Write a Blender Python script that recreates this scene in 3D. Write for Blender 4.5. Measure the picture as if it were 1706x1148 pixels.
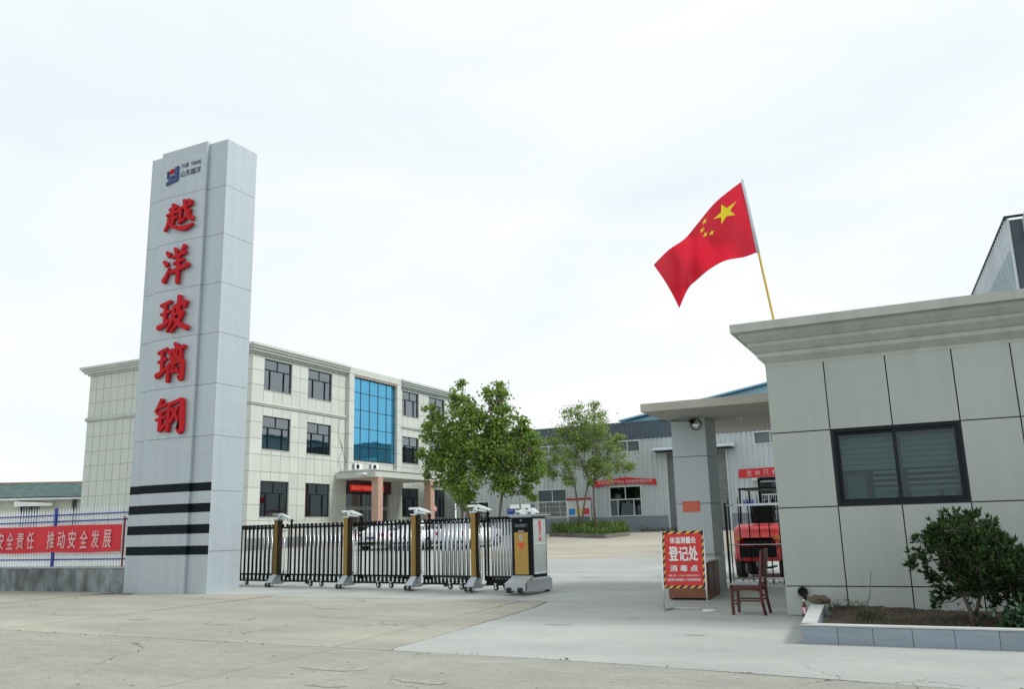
import bpy, bmesh, math, random
import numpy as np
from mathutils import Vector, Matrix
for o in list(bpy.data.objects): bpy.data.objects.remove(o)
S = bpy.context.scene
C = S.collection
rnd = random.Random(7)
R = math.radians

# ------------------------------------------------------------------ camera
cd = bpy.data.cameras.new('camera'); cam = bpy.data.objects.new('camera', cd); C.objects.link(cam)
cd.sensor_width = 36; cd.lens = 29.834; cd.clip_start = .1; cd.clip_end = 3000
rx, ry, rz = ((0.89556, 0.44422, -0.02535), (0.11612, -0.17835, 0.97709), (-0.42952, 0.87799, 0.21131))
cam.matrix_world = Matrix(((rx[0], ry[0], -rz[0], 0), (rx[1], ry[1], -rz[1], 0), (rx[2], ry[2], -rz[2], 1.4), (0, 0, 0, 1)))
S.camera = cam
# ------------------------------------------------------------------ sky, sun, exposure
W = bpy.data.worlds.new('World'); S.world = W; W.use_nodes = True
nt = W.node_tree; N = nt.nodes; L = nt.links; N.clear()
SUN_EL, SUN_AZ = 44, 78          # azimuth measured from +Y towards +X
sky = N.new('ShaderNodeTexSky'); sky.sky_type = 'NISHITA'; sky.sun_disc = False
sky.sun_elevation = R(SUN_EL); sky.sun_rotation = R(SUN_AZ); sky.dust_density = 3
tc = N.new('ShaderNodeTexCoord'); mp = N.new('ShaderNodeMapping'); mp.inputs['Scale'].default_value = (1, 1, 3.2)
n1 = N.new('ShaderNodeTexNoise'); n1.inputs['Scale'].default_value = 1.7; n1.inputs['Detail'].default_value = 7; n1.inputs['Roughness'].default_value = .52
n1.inputs['Distortion'].default_value = .5
cr = N.new('ShaderNodeValToRGB'); cr.color_ramp.elements[0].position = .34; cr.color_ramp.elements[1].position = .66
cr.color_ramp.elements[0].color = (.815, .89, .925, 1); cr.color_ramp.elements[1].color = (.975, .995, 1.0, 1)
sc = N.new('ShaderNodeVectorMath'); sc.operation = 'SCALE'; sc.inputs['Scale'].default_value = 10.3
mx = N.new('ShaderNodeMix'); mx.data_type = 'RGBA'; mx.inputs['Factor'].default_value = .94
bg = N.new('ShaderNodeBackground'); bg.inputs['Strength'].default_value = .1
wo = N.new('ShaderNodeOutputWorld')
L.new(tc.outputs['Generated'], mp.inputs['Vector']); L.new(mp.outputs[0], n1.inputs['Vector']); L.new(n1.outputs['Fac'], cr.inputs[0])
L.new(cr.outputs[0], sc.inputs[0]); L.new(sky.outputs[0], mx.inputs['A']); L.new(sc.outputs[0], mx.inputs['B'])
L.new(mx.outputs['Result'], bg.inputs['Color']); L.new(bg.outputs[0], wo.inputs['Surface'])
sl = bpy.data.lights.new('sun', 'SUN'); sl.energy = 2.4; sl.angle = R(15); sl.color = (1, .98, .945)
so = bpy.data.objects.new('sun', sl); C.objects.link(so)
sd = Vector((math.sin(R(SUN_AZ)) * math.cos(R(SUN_EL)), math.cos(R(SUN_AZ)) * math.cos(R(SUN_EL)), math.sin(R(SUN_EL))))
so.rotation_euler = sd.to_track_quat('Z', 'Y').to_euler(); so.location = (10, 0, 30)
S.view_settings.view_transform = 'Standard'; S.view_settings.look = 'None'; S.view_settings.exposure = .08; S.view_settings.gamma = 1
S.view_settings.use_curve_mapping = False
S.render.engine = 'CYCLES'; S.cycles.max_bounces = 6; S.cycles.transparent_max_bounces = 12

# ------------------------------------------------------------------ materials
MATS = {}
def mat(name, col, rough=.7, metal=0., var=.12, scale=2., bump=0., bscale=40., spec=.5, rnd_obj=0., rnd_isl=0., stain=0., stretch=None, emit=0., coat=0., col2=None, streak=0., speck=0., crack=0.):
    if name in MATS: return MATS[name]
    m = bpy.data.materials.new(name); m.use_nodes = True; t = m.node_tree; nn = t.nodes; ll = t.links
    b = nn['Principled BSDF']; b.inputs['Roughness'].default_value = rough; b.inputs['Metallic'].default_value = metal
    b.inputs['Specular IOR Level'].default_value = spec
    if coat: b.inputs['Coat Weight'].default_value = coat
    g = nn.new('ShaderNodeNewGeometry'); pos = g.outputs['Position']
    if stretch:
        mm = nn.new('ShaderNodeMapping'); mm.inputs['Scale'].default_value = stretch; ll.new(pos, mm.inputs['Vector']); pos = mm.outputs[0]
    no = nn.new('ShaderNodeTexNoise'); no.inputs['Scale'].default_value = scale; no.inputs['Detail'].default_value = 8; no.inputs['Roughness'].default_value = .62
    ll.new(pos, no.inputs['Vector'])
    mr = nn.new('ShaderNodeMapRange'); mr.inputs['From Min'].default_value = .28; mr.inputs['From Max'].default_value = .72
    mr.inputs['To Min'].default_value = 1 - var; mr.inputs['To Max'].default_value = 1 + var
    ll.new(no.outputs['Fac'], mr.inputs['Value'])
    val = mr.outputs[0]
    def mul(a, bsock):
        x = nn.new('ShaderNodeMath'); x.operation = 'MULTIPLY'; ll.new(a, x.inputs[0]); ll.new(bsock, x.inputs[1]); return x.outputs[0]
    def rng(sock, amt):
        r = nn.new('ShaderNodeMapRange'); r.inputs['To Min'].default_value = 1 - amt; r.inputs['To Max'].default_value = 1 + amt; ll.new(sock, r.inputs['Value']); return r.outputs[0]
    if rnd_obj:
        oi = nn.new('ShaderNodeObjectInfo'); val = mul(val, rng(oi.outputs['Random'], rnd_obj))
    if rnd_isl: val = mul(val, rng(g.outputs['Random Per Island'], rnd_isl))
    if stain:
        s2 = nn.new('ShaderNodeTexNoise'); s2.inputs['Scale'].default_value = scale * .22; s2.inputs['Detail'].default_value = 6; s2.inputs['Distortion'].default_value = 1.1
        ll.new(pos, s2.inputs['Vector'])
        r2 = nn.new('ShaderNodeMapRange'); r2.inputs['From Min'].default_value = .35; r2.inputs['From Max'].default_value = .65
        r2.inputs['To Min'].default_value = 1 - stain; r2.inputs['To Max'].default_value = 1 + stain * .4; ll.new(s2.outputs['Fac'], r2.inputs['Value']); val = mul(val, r2.outputs[0])
    def noise_mul(val, scl, st, amt, lo=.35, hi=.65, det=4, src=None):
        m2 = nn.new('ShaderNodeMapping'); m2.inputs['Scale'].default_value = st; ll.new(g.outputs['Position'], m2.inputs['Vector'])
        n2 = nn.new('ShaderNodeTexNoise'); n2.inputs['Scale'].default_value = scl; n2.inputs['Detail'].default_value = det; ll.new(m2.outputs[0], n2.inputs['Vector'])
        r_ = nn.new('ShaderNodeMapRange'); r_.inputs['From Min'].default_value = lo; r_.inputs['From Max'].default_value = hi
        r_.inputs['To Min'].default_value = 1 - amt; r_.inputs['To Max'].default_value = 1 + amt * .5; ll.new(n2.outputs['Fac'], r_.inputs['Value']); return mul(val, r_.outputs[0])
    if streak: val = noise_mul(val, 1.0, (5, 5, .28), streak, .36, .56, 6)
    if speck: val = noise_mul(val, 42, (1, 1, 1), speck, .3, .7, 3); val = noise_mul(val, 9, (.5, 1.6, 1), speck * .8, .3, .7, 5)
    if crack:
        m3 = nn.new('ShaderNodeVectorMath'); m3.operation = 'ADD'; n3 = nn.new('ShaderNodeTexNoise'); n3.inputs['Scale'].default_value = 1.3; n3.inputs['Detail'].default_value = 6
        ll.new(g.outputs['Position'], n3.inputs['Vector']); s3 = nn.new('ShaderNodeVectorMath'); s3.operation = 'SCALE'; s3.inputs['Scale'].default_value = 1.3
        ll.new(n3.outputs['Color'], s3.inputs[0]); ll.new(g.outputs['Position'], m3.inputs[0]); ll.new(s3.outputs[0], m3.inputs[1])
        vo = nn.new('ShaderNodeTexVoronoi'); vo.feature = 'DISTANCE_TO_EDGE'; vo.inputs['Scale'].default_value = .33; ll.new(m3.outputs[0], vo.inputs['Vector'])
        n4 = nn.new('ShaderNodeTexNoise'); n4.inputs['Scale'].default_value = .45; ll.new(g.outputs['Position'], n4.inputs['Vector'])
        r5 = nn.new('ShaderNodeMapRange'); r5.inputs['From Min'].default_value = .47; r5.inputs['From Max'].default_value = .56; r5.inputs['To Min'].default_value = 0; r5.inputs['To Max'].default_value = crack; ll.new(n4.outputs['Fac'], r5.inputs['Value'])
        r4 = nn.new('ShaderNodeMapRange'); r4.inputs['From Min'].default_value = .002; r4.inputs['From Max'].default_value = .006; r4.inputs['To Min'].default_value = 1; r4.inputs['To Max'].default_value = 0; ll.new(vo.outputs['Distance'], r4.inputs['Value'])
        a5 = mul(r5.outputs[0], r4.outputs[0]); i5 = nn.new('ShaderNodeMath'); i5.operation = 'SUBTRACT'; i5.inputs[0].default_value = 1; ll.new(a5, i5.inputs[1]); val = mul(val, i5.outputs[0])
    vm = nn.new('ShaderNodeVectorMath'); vm.operation = 'SCALE'; ll.new(val, vm.inputs['Scale']); vm.inputs[0].default_value = col
    if col2:
        mc = nn.new('ShaderNodeMix'); mc.data_type = 'RGBA'; mc.inputs['A'].default_value = (*col, 1); mc.inputs['B'].default_value = (*col2, 1)
        src = g.outputs['Random Per Island'] if rnd_isl else no.outputs['Fac']
        ll.new(src, mc.inputs['Factor']); ll.new(mc.outputs['Result'], vm.inputs[0])
    ll.new(vm.outputs[0], b.inputs['Base Color'])
    if emit:
        ll.new(vm.outputs[0], b.inputs['Emission Color']); b.inputs['Emission Strength'].default_value = emit
    if bump:
        nb = nn.new('ShaderNodeTexNoise'); nb.inputs['Scale'].default_value = bscale; nb.inputs['Detail'].default_value = 5; ll.new(pos, nb.inputs['Vector'])
        bu = nn.new('ShaderNodeBump'); bu.inputs['Strength'].default_value = bump; bu.inputs['Distance'].default_value = .02
        ll.new(nb.outputs['Fac'], bu.inputs['Height']); ll.new(bu.outputs[0], b.inputs['Normal'])
    MATS[name] = m; return m
def glass_mat(name, tint, refl, rough=.02):
    if name in MATS: return MATS[name]
    m = bpy.data.materials.new(name); m.use_nodes = True; t = m.node_tree; nn = t.nodes; ll = t.links; nn.clear()
    tr = nn.new('ShaderNodeBsdfTransparent'); tr.inputs[0].default_value = (*tint, 1)
    gl = nn.new('ShaderNodeBsdfGlossy'); gl.inputs['Roughness'].default_value = rough; gl.inputs['Color'].default_value = (.85, .95, 1, 1)
    fr = nn.new('ShaderNodeFresnel'); fr.inputs['IOR'].default_value = 1.5
    ad = nn.new('ShaderNodeMath'); ad.operation = 'ADD'; ad.inputs[1].default_value = refl; ad.use_clamp = True; ll.new(fr.outputs[0], ad.inputs[0])
    no = nn.new('ShaderNodeTexNoise'); no.inputs['Scale'].default_value = .9; g = nn.new('ShaderNodeNewGeometry'); ll.new(g.outputs['Position'], no.inputs['Vector'])
    bu = nn.new('ShaderNodeBump'); bu.inputs['Strength'].default_value = .12; bu.inputs['Distance'].default_value = .02; ll.new(no.outputs['Fac'], bu.inputs['Height']); ll.new(bu.outputs[0], gl.inputs['Normal'])
    mi = nn.new('ShaderNodeMixShader'); o = nn.new('ShaderNodeOutputMaterial')
    ll.new(ad.outputs[0], mi.inputs[0]); ll.new(tr.outputs[0], mi.inputs[1]); ll.new(gl.outputs[0], mi.inputs[2]); ll.new(mi.outputs[0], o.inputs[0])
    MATS[name] = m; return m
def leaf_mat(name, col, col2, rough=.5):
    if name in MATS: return MATS[name]
    m = bpy.data.materials.new(name); m.use_nodes = True; t = m.node_tree; nn = t.nodes; ll = t.links
    b = nn['Principled BSDF']; b.inputs['Roughness'].default_value = rough
    g = nn.new('ShaderNodeNewGeometry'); mc = nn.new('ShaderNodeMix'); mc.data_type = 'RGBA'
    mc.inputs['A'].default_value = (*col, 1); mc.inputs['B'].default_value = (*col2, 1); ll.new(g.outputs['Random Per Island'], mc.inputs['Factor'])
    ll.new(mc.outputs['Result'], b.inputs['Base Color'])
    tl = nn.new('ShaderNodeBsdfTranslucent'); ll.new(mc.outputs['Result'], tl.inputs['Color'])
    mi = nn.new('ShaderNodeMixShader'); mi.inputs[0].default_value = .48
    ll.new(b.outputs[0], mi.inputs[1]); ll.new(tl.outputs[0], mi.inputs[2]); ll.new(mi.outputs[0], nn['Material Output'].inputs[0])
    MATS[name] = m; return m

# ------------------------------------------------------------------ mesh helpers
WLOC = {}
class MB:
    def __init__(s): s.v = []; s.f = []; s.sm = []
    def add(s, vs, fs, smooth=False):
        k = len(s.v); s.v += [tuple(v) for v in vs]; s.f += [tuple(i + k for i in f) for f in fs]; s.sm += [smooth] * len(fs); return s
    def obox(s, o, u, v, w):
        o, u, v, w = map(Vector, (o, u, v, w))
        if u.cross(v).dot(w) < 0: o = o + w; w = -w
        p = [o, o + u, o + u + v, o + v]; p += [q + w for q in p]
        return s.add(p, [(3, 2, 1, 0), (4, 5, 6, 7), (0, 1, 5, 4), (1, 2, 6, 5), (2, 3, 7, 6), (3, 0, 4, 7)])
    def box(s, x0, x1, y0, y1, z0, z1): return s.obox((x0, y0, z0), (x1 - x0, 0, 0), (0, y1 - y0, 0), (0, 0, z1 - z0))
    def quad(s, a, b, c, d): return s.add([a, b, c, d], [(0, 1, 2, 3)])
    def tube(s, path, r, n=8, cap=True, smooth=True):
        path = [Vector(p) for p in path]; rs = r if isinstance(r, (list, tuple)) else [r] * len(path)
        vs = []; up = None
        for i, p in enumerate(path):
            t = (path[min(i + 1, len(path) - 1)] - path[max(i - 1, 0)]).normalized()
            if up is None: up = Vector((0, 0, 1)) if abs(t.z) < .9 else Vector((1, 0, 0))
            a = t.cross(up).normalized(); b = a.cross(t).normalized(); up = b
            for j in range(n):
                q = 2 * math.pi * j / n; vs.append(p + (a * math.cos(q) + b * math.sin(q)) * rs[i])
        fs = []
        for i in range(len(path) - 1):
            for j in range(n):
                k = (j + 1) % n; fs.append((i * n + j, i * n + k, (i + 1) * n + k, (i + 1) * n + j))
        s.add(vs, fs, smooth)
        if cap:
            m = len(path) - 1
            s.add([vs[j] for j in range(n)], [tuple(range(n - 1, -1, -1))][:1]) if False else None
            k = len(s.v) - len(vs)
            s.f.append(tuple(k + j for j in range(n - 1, -1, -1))); s.sm.append(False)
            s.f.append(tuple(k + m * n + j for j in range(n))); s.sm.append(False)
        return s
    def prism(s, pts, h):              # pts: closed 3D polygon, h: extrusion vector
        n = len(pts); h = Vector(h); a = [Vector(p) for p in pts]; b = [p + h for p in a]
        nrm = Vector((0, 0, 0))
        for i in range(n): nrm += a[i].cross(a[(i + 1) % n])
        if nrm.dot(h) > 0: bot = tuple(range(n - 1, -1, -1)); top = tuple(range(n, 2 * n)); side = [(i, (i + 1) % n, n + (i + 1) % n, n + i) for i in range(n)]
        else: bot = tuple(range(n)); top = tuple(range(2 * n - 1, n - 1, -1)); side = [(i, n + i, n + (i + 1) % n, (i + 1) % n) for i in range(n)]
        return s.add(a + b, [bot, top] + side)
    def lathe(s, prof, c, n=16, axis='z', smooth=True):      # prof: (r, h)
        vs = []
        for r, h in prof:
            for j in range(n):
                q = 2 * math.pi * j / n; a, b = r * math.cos(q), r * math.sin(q)
                vs.append({'z': (c[0] + a, c[1] + b, c[2] + h), 'y': (c[0] + a, c[1] + h, c[2] + b), 'x': (c[0] + h, c[1] + a, c[2] + b)}[axis])
        fs = []
        for i in range(len(prof) - 1):
            for j in range(n):
                k = (j + 1) % n; f = (i * n + j, i * n + k, (i + 1) * n + k, (i + 1) * n + j); fs.append(f if axis != 'y' else f[::-1])
        return s.add(vs, fs, smooth)
    def sphere(s, c, r, n=8, sc=(1, 1, 1)):
        vs = []; fs = []; m = max(4, n // 2)
        for i in range(m + 1):
            a = math.pi * i / m
            for j in range(n):
                q = 2 * math.pi * j / n; vs.append((c[0] + r * sc[0] * math.sin(a) * math.cos(q), c[1] + r * sc[1] * math.sin(a) * math.sin(q), c[2] - r * sc[2] * math.cos(a)))
        for i in range(m):
            for j in range(n):
                k = (j + 1) % n; fs.append((i * n + j, i * n + k, (i + 1) * n + k, (i + 1) * n + j))
        return s.add(vs, fs, True)
    def build(s, name, m, parent=None, **kw):
        off = WLOC.get(parent.name, Vector((0, 0, 0))) if parent else Vector((0, 0, 0))
        me = bpy.data.meshes.new(name); me.from_pydata([(v[0] - off[0], v[1] - off[1], v[2] - off[2]) for v in s.v], [], s.f)
        me.polygons.foreach_set('use_smooth', s.sm); me.materials.append(m); me.update()
        o = bpy.data.objects.new(name, me); C.objects.link(o)
        if parent: o.parent = parent; WLOC[o.name] = off
        else: WLOC[o.name] = Vector((0, 0, 0))
        for k, v in kw.items(): o[k] = v
        return o
def tag(o, label=None, cat=None, group=None, kind=None):
    for k, v in (('label', label), ('category', cat), ('group', group), ('kind', kind)):
        if v: o[k] = v
    return o
def thing(name, label, cat, loc, group=None, rotz=0):
    o = bpy.data.objects.new(name, None); C.objects.link(o); o.location = loc; o.rotation_euler = (0, 0, rotz)
    WLOC[o.name] = Vector(loc); return tag(o, label, cat, group)
def local_thing(name, label, cat, loc, rotz=0, group=None):       # children are written in the thing's own coordinates
    o = thing(name, label, cat, loc, group, rotz); WLOC[o.name] = Vector((0, 0, 0)); return o
def kids(o): return [c for c in bpy.data.objects if c.parent == o]
def copy_tree(o, loc, rotz, label, parent=None):
    table = {}
    for c in bpy.data.objects: table.setdefault(c.parent, []).append(c)
    def rec(a, p):
        b = a.copy(); C.objects.link(b); b.parent = p
        for k in table.get(a, []): rec(k, b)
        return b
    r = rec(o, None); r.location = loc; r.rotation_euler = (0, 0, rotz); r['label'] = label; return r
SHARED = {}
def piece(name, m, parent, o, u, v, w):
    """one box-shaped piece (tile, panel, slab): corner o, edge vectors u, v, w; alike pieces share mesh data"""
    key = (name, m.name) + tuple(round(c, 3) for q in (u, v, w) for c in q)
    me = SHARED.get(key)
    if me is None:
        t = MB().obox((0, 0, 0), u, v, w); me = bpy.data.meshes.new(name); me.from_pydata(t.v, [], t.f); me.materials.append(m); SHARED[key] = me
    ob = bpy.data.objects.new(name, me); C.objects.link(ob); ob.parent = parent; ob.location = Vector(o) - WLOC[parent.name]
    return ob
class Fr:       # wall frame: u along, z up, d outwards
    def __init__(s, o, u, n): s.o = Vector(o); s.u = Vector(u); s.n = Vector(n)
    def p(s, u, z, d=0): return s.o + s.u * u + s.n * d + Vector((0, 0, z))
    def box(s, mb, u0, u1, z0, z1, d0, d1): return mb.obox(s.p(u0, z0, d0), s.u * (u1 - u0), Vector((0, 0, z1 - z0)), s.n * (d1 - d0))
    def piece(s, name, m, par, u0, u1, z0, z1, d0, d1): return piece(name, m, par, s.p(u0, z0, d0), s.u * (u1 - u0), Vector((0, 0, z1 - z0)), s.n * (d1 - d0))
def cut(u0, u1, z0, z1, holes):
    rects = [(u0, u1, z0, z1)]
    for a, b, c, d in holes:
        out = []
        for r in rects:
            x0, x1, y0, y1 = r
            if a >= x1 or b <= x0 or c >= y1 or d <= y0: out.append(r); continue
            if a > x0: out.append((x0, a, y0, y1))
            if b < x1: out.append((b, x1, y0, y1))
            m0, m1 = max(a, x0), min(b, x1)
            if c > y0: out.append((m0, m1, y0, c))
            if d < y1: out.append((m0, m1, d, y1))
        rects = out
    return rects
def corrugate(mb, fr, u0, u1, z0, z1, period, depth, holes=(), d0=0):
    prof = ((0, 0), (.55, 0), (.65, 1), (.9, 1), (1, 0))
    for a, b, c, d in cut(u0, u1, z0, z1, holes):
        us = [a]; k = math.floor(a / period)
        while True:
            for f, _ in prof[:-1]:
                x = (k + f) * period
                if a < x < b: us.append(x)
            k += 1
            if k * period > b: break
        us.append(b); us = sorted(set(us)); vs = []
        for x in us:
            f = (x / period) % 1; h = 0
            for (p, q), (p2, q2) in zip(prof, prof[1:]):
                if p <= f <= p2: h = q + (q2 - q) * (f - p) / (p2 - p)
            vs += [fr.p(x, c, d0 + h * depth), fr.p(x, d, d0 + h * depth)]
        fs = [(2 * i, 2 * i + 2, 2 * i + 3, 2 * i + 1) for i in range(len(us) - 1)]
        mb.add(vs, fs)
    return mb
TXT = {}
def lettering(body, c, u, v, w, h, m, parent, bold=.012, thick=.002, name='lettering', label=None, mb_only=False):
    """flat print: the words in the box w x h centred on c, u to the right, v up"""
    key = body
    if key not in TXT:
        cu = bpy.data.curves.new('text', 'FONT'); cu.body = body; cu.resolution_u = 3
        o = bpy.data.objects.new('text', cu); C.objects.link(o)
        me = bpy.data.meshes.new_from_object(o.evaluated_get(bpy.context.evaluated_depsgraph_get()))
        co = [tuple(x.co) for x in me.vertices]; fs = [tuple(p.vertices) for p in me.polygons]
        bpy.data.objects.remove(o); bpy.data.curves.remove(cu); bpy.data.meshes.remove(me); TXT[key] = (co, fs)
    co, fs = TXT[key]; xs = [q[0] for q in co]; ys = [q[1] for q in co]
    x0, x1, y0, y1 = min(xs), max(xs), min(ys), max(ys)
    c, u, v = Vector(c), Vector(u).normalized(), Vector(v).normalized(); n = u.cross(v)
    mb = MB()
    for k, (dx, dy) in enumerate(((0, 0), (1, 0), (-1, 0), (0, .7), (0, -.7)) if bold > .012 else ((0, 0),)):      # thickened strokes
        mb.add([c + u * ((q[0] - x0 + dx * bold) / (x1 - x0) - .5) * w + v * ((q[1] - y0 + dy * bold) / (y1 - y0) - .5) * h + n * (thick + .0004 * k) for q in co], fs)
    if mb_only: return mb
    o = mb.build(name, m, parent)
    if label: o['label'] = label
    return o

# ------------------------------------------------------------------ palette
M_tan = mat('worn_concrete', (.345, .337, .28), .9, var=.11, scale=1.1, bump=.6, bscale=28, stain=.16, speck=.12, crack=.6, stretch=(.55, 1.6, 1), rnd_obj=.04)
M_light = mat('pale_concrete', (.375, .398, .372), .85, var=.07, scale=1.2, bump=.35, bscale=30, stain=.12, speck=.07, crack=.35, stretch=(.7, 1.4, 1), rnd_obj=.02)
M_rough = mat('coarse_concrete', (.35, .352, .305), .95, var=.10, scale=3.0, bump=1, bscale=40, stain=.10, speck=.13, crack=.75, stretch=(.6, 1.5, 1), rnd_obj=.03)
M_dirt = mat('yard_concrete', (.40, .38, .31), .9, var=.12, scale=.6, bump=.3, bscale=20, stain=.16, speck=.08, crack=.5, stretch=(.6, 1.8, 1))
M_joint = mat('joint_dirt', (.17, .15, .12), .95)
M_clad = mat('tower_cladding', (.44, .505, .54), .42, metal=.25, streak=.035, var=.035, scale=1.2, rnd_obj=.02, stretch=(1, 1, 6))
M_groove = mat('dark_groove', (.035, .04, .045), .8)
M_navy = mat('black_stripe_film', (.004, .009, .012), .6, var=.05, spec=.15)
M_red3d = mat('red_letter_face', (.50, .014, .022), .6, var=.08, spec=.15)
M_stone = mat('facade_tile', (.53, .56, .515), .55, var=.05, scale=2, rnd_obj=.055, stretch=(1, 1, .3))
M_stonew = mat('facade_mortar', (.45, .47, .43), .9)
M_trim = mat('cornice_render', (.53, .56, .52), .8, var=.06, scale=1.5, stain=.08)
M_plinth = mat('dark_plinth_stone', (.20, .22, .23), .7, rnd_obj=.08)
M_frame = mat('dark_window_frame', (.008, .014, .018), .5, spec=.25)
M_room = mat('dark_room', (.03, .032, .035), .9)  # darkness of the unlit rooms put into the colour of the inner walls
M_blind = mat('zebra_blind', (.82, .85, .86), .8)
M_glass = glass_mat('window_glass', (.80, .88, .90), .20)
M_glass2 = glass_mat('booth_glass', (.62, .74, .74), .0)
M_bluegl = None
M_pink = mat('rose_stone', (.50, .33, .26), .5, var=.1, scale=4)
M_panel = mat('booth_panel', (.405, .445, .415), .45, metal=.08, streak=.03, var=.04, scale=.8, rnd_obj=.05, stain=.05)
M_pillar = mat('pillar_panel', (.43, .48, .50), .45, metal=.1, var=.04, scale=.8, rnd_obj=.02)
M_corn = mat('booth_cornice', (.42, .45, .41), .8, streak=.07, var=.06, scale=1.2, stain=.1)
M_soffit = mat('canopy_concrete', (.47, .45, .40), .9, var=.08, scale=1.3, stain=.15)
M_siding = mat('white_siding', (.56, .62, .645), .45, metal=.1, var=.07, scale=1, stain=.1, stretch=(2, 2, .25))
M_band = mat('slate_blue_siding', (.085, .12, .16), .5, var=.08)
M_bluroof = mat('light_blue_roof', (.25, .52, .63), .45, var=.06)
M_grey = mat('painted_grey_plinth', (.21, .245, .29), .8, var=.1, scale=1, stain=.12)
M_shutter = mat('shutter_grey', (.22, .245, .25), .5, metal=.2)
M_white = mat('white_paint', (.76, .78, .78), .5)
M_offw = mat('off_white', (.66, .68, .66), .55)
M_banner = mat('red_banner_cloth', (.62, .03, .045), .75, var=.1, scale=1.4)
M_bannertxt = mat('banner_print', (.72, .42, .42), .75)
M_wprint = mat('white_print', (.82, .82, .82), .6)
M_blue = mat('blue_enamel', (.02, .05, .30), .4)
M_bluesign = mat('blue_sign', (.02, .09, .40), .5)
M_plate = mat('number_plate_blue', (.08, .12, .25), .5)
M_picket = mat('white_picket', (.74, .78, .80), .45)
M_oldwall = mat('weathered_grey_wall', (.215, .245, .25), .9, var=.5, scale=5, bump=.8, bscale=20, stain=.45, stretch=(1, 1, .5), rnd_obj=.05)
M_black = mat('black_metal', (.004, .005, .006), .5, spec=.2)
M_silver = mat('brushed_silver', (.62, .66, .70), .25, metal=.8)
M_chrome = mat('chrome', (.72, .76, .74), .16, metal=.95)
M_gold = mat('gold_metal', (.42, .27, .07), .3, metal=.6, var=.12, scale=12, stretch=(4, 4, .4))
M_boot = mat('boot_steel', (.40, .45, .47), .35, metal=.3)
M_bronze = mat('bronze_metal', (.022, .014, .008), .5, metal=.0, spec=.3)
M_rubber = mat('rubber', (.02, .02, .02), .8)
M_flag = leaf_mat('flag_cloth', (.70, .018, .045), (.70, .018, .045), .6)
M_star = mat('yellow_star', (.85, .70, .02), .7)
M_pole = mat('yellow_pole', (.60, .42, .08), .45)
M_bark = mat('bark', (.17, .14, .11), .9, var=.3, scale=14)
M_soil = mat('soil', (.06, .042, .03), 1, var=.5, scale=9, bump=1, bscale=30)
M_block = mat('planter_block', (.26, .31, .36), .75, var=.10, scale=6, rnd_obj=.05, bump=.3, bscale=50, stretch=(.3, 1, 3))
M_blocktop = mat('planter_coping', (.46, .48, .47), .8)
M_wood = mat('mahogany', (.085, .014, .012), .4, var=.3, scale=9)
M_desk = mat('desk_wood', (.22, .085, .045), .45, var=.2, scale=6, stretch=(1, 1, 5))
M_desktop = mat('desk_top', (.55, .56, .52), .4)
M_cush = mat('grey_cushion', (.27, .29, .32), .9)
M_yellow = mat('hazard_yellow', (.75, .42, .09), .6)
M_hblack = mat('hazard_black', (.015, .015, .015), .6)
M_redboard = mat('red_board', (.60, .035, .03), .6, var=.06)
M_carw = mat('white_car_paint', (.74, .76, .78), .25, coat=.6, var=.01)
M_carg = mat('car_glass', (.03, .04, .05), .06, spec=.9, var=0)
M_tail = mat('tail_light', (.5, .01, .01), .2)
M_flred = mat('forklift_red', (.48, .022, .025), .35, var=.15, scale=5, coat=.3)
M_poster = mat('orange_notice', (.62, .13, .07), .8, var=.15, scale=20)

# ------------------------------------------------------------------ ground
def gz(y):
    if y < 15.5: return 0
    if y < 17: return .08 * (y - 15.5) / 1.5
    if y < 24: return .08
    if y < 75: return .08 + (y - 24) * .0255
    return .08 + 51 * .0255
ys = [-120, -20, 4, 10, 15.5, 17, 24, 75, 140, 600]; xs = [-700, -100, -20, 20, 100, 700]
g = MB(); vs = [(x, y, gz(y) - .03) for y in ys for x in xs]; nx = len(xs)
g.add(vs, [(j * nx + i, j * nx + i + 1, (j + 1) * nx + i + 1, (j + 1) * nx + i) for j in range(len(ys) - 1) for i in range(nx - 1)])
ground = g.build('ground', M_joint, kind='structure')
def slab(parent, m, pts, th=.026, seg=1):
    """one concrete slab with the given outline, its top on the ground surface"""
    n = len(pts); mb = MB(); top = [(x, y, gz(y)) for x, y in pts]; bot = [(x, y, gz(y) - th) for x, y in pts]
    a = sum(pts[i][0] * pts[(i + 1) % n][1] - pts[(i + 1) % n][0] * pts[i][1] for i in range(n))
    if a < 0: top.reverse(); bot.reverse()
    mb.add(top + bot, [tuple(range(n))] + [(i, n + i, n + (i + 1) % n, (i + 1) % n) for i in range(n)])
    return mb.build('slab', m, parent)
def ragged(a, b, n, amp):
    out = []
    for i in range(n + 1):
        t = i / n; k = amp if 0 < i < n else 0
        out.append((a[0] + (b[0] - a[0]) * t + rnd.uniform(-k, k), a[1] + (b[1] - a[1]) * t + rnd.uniform(-k, k)))
    return out
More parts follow.
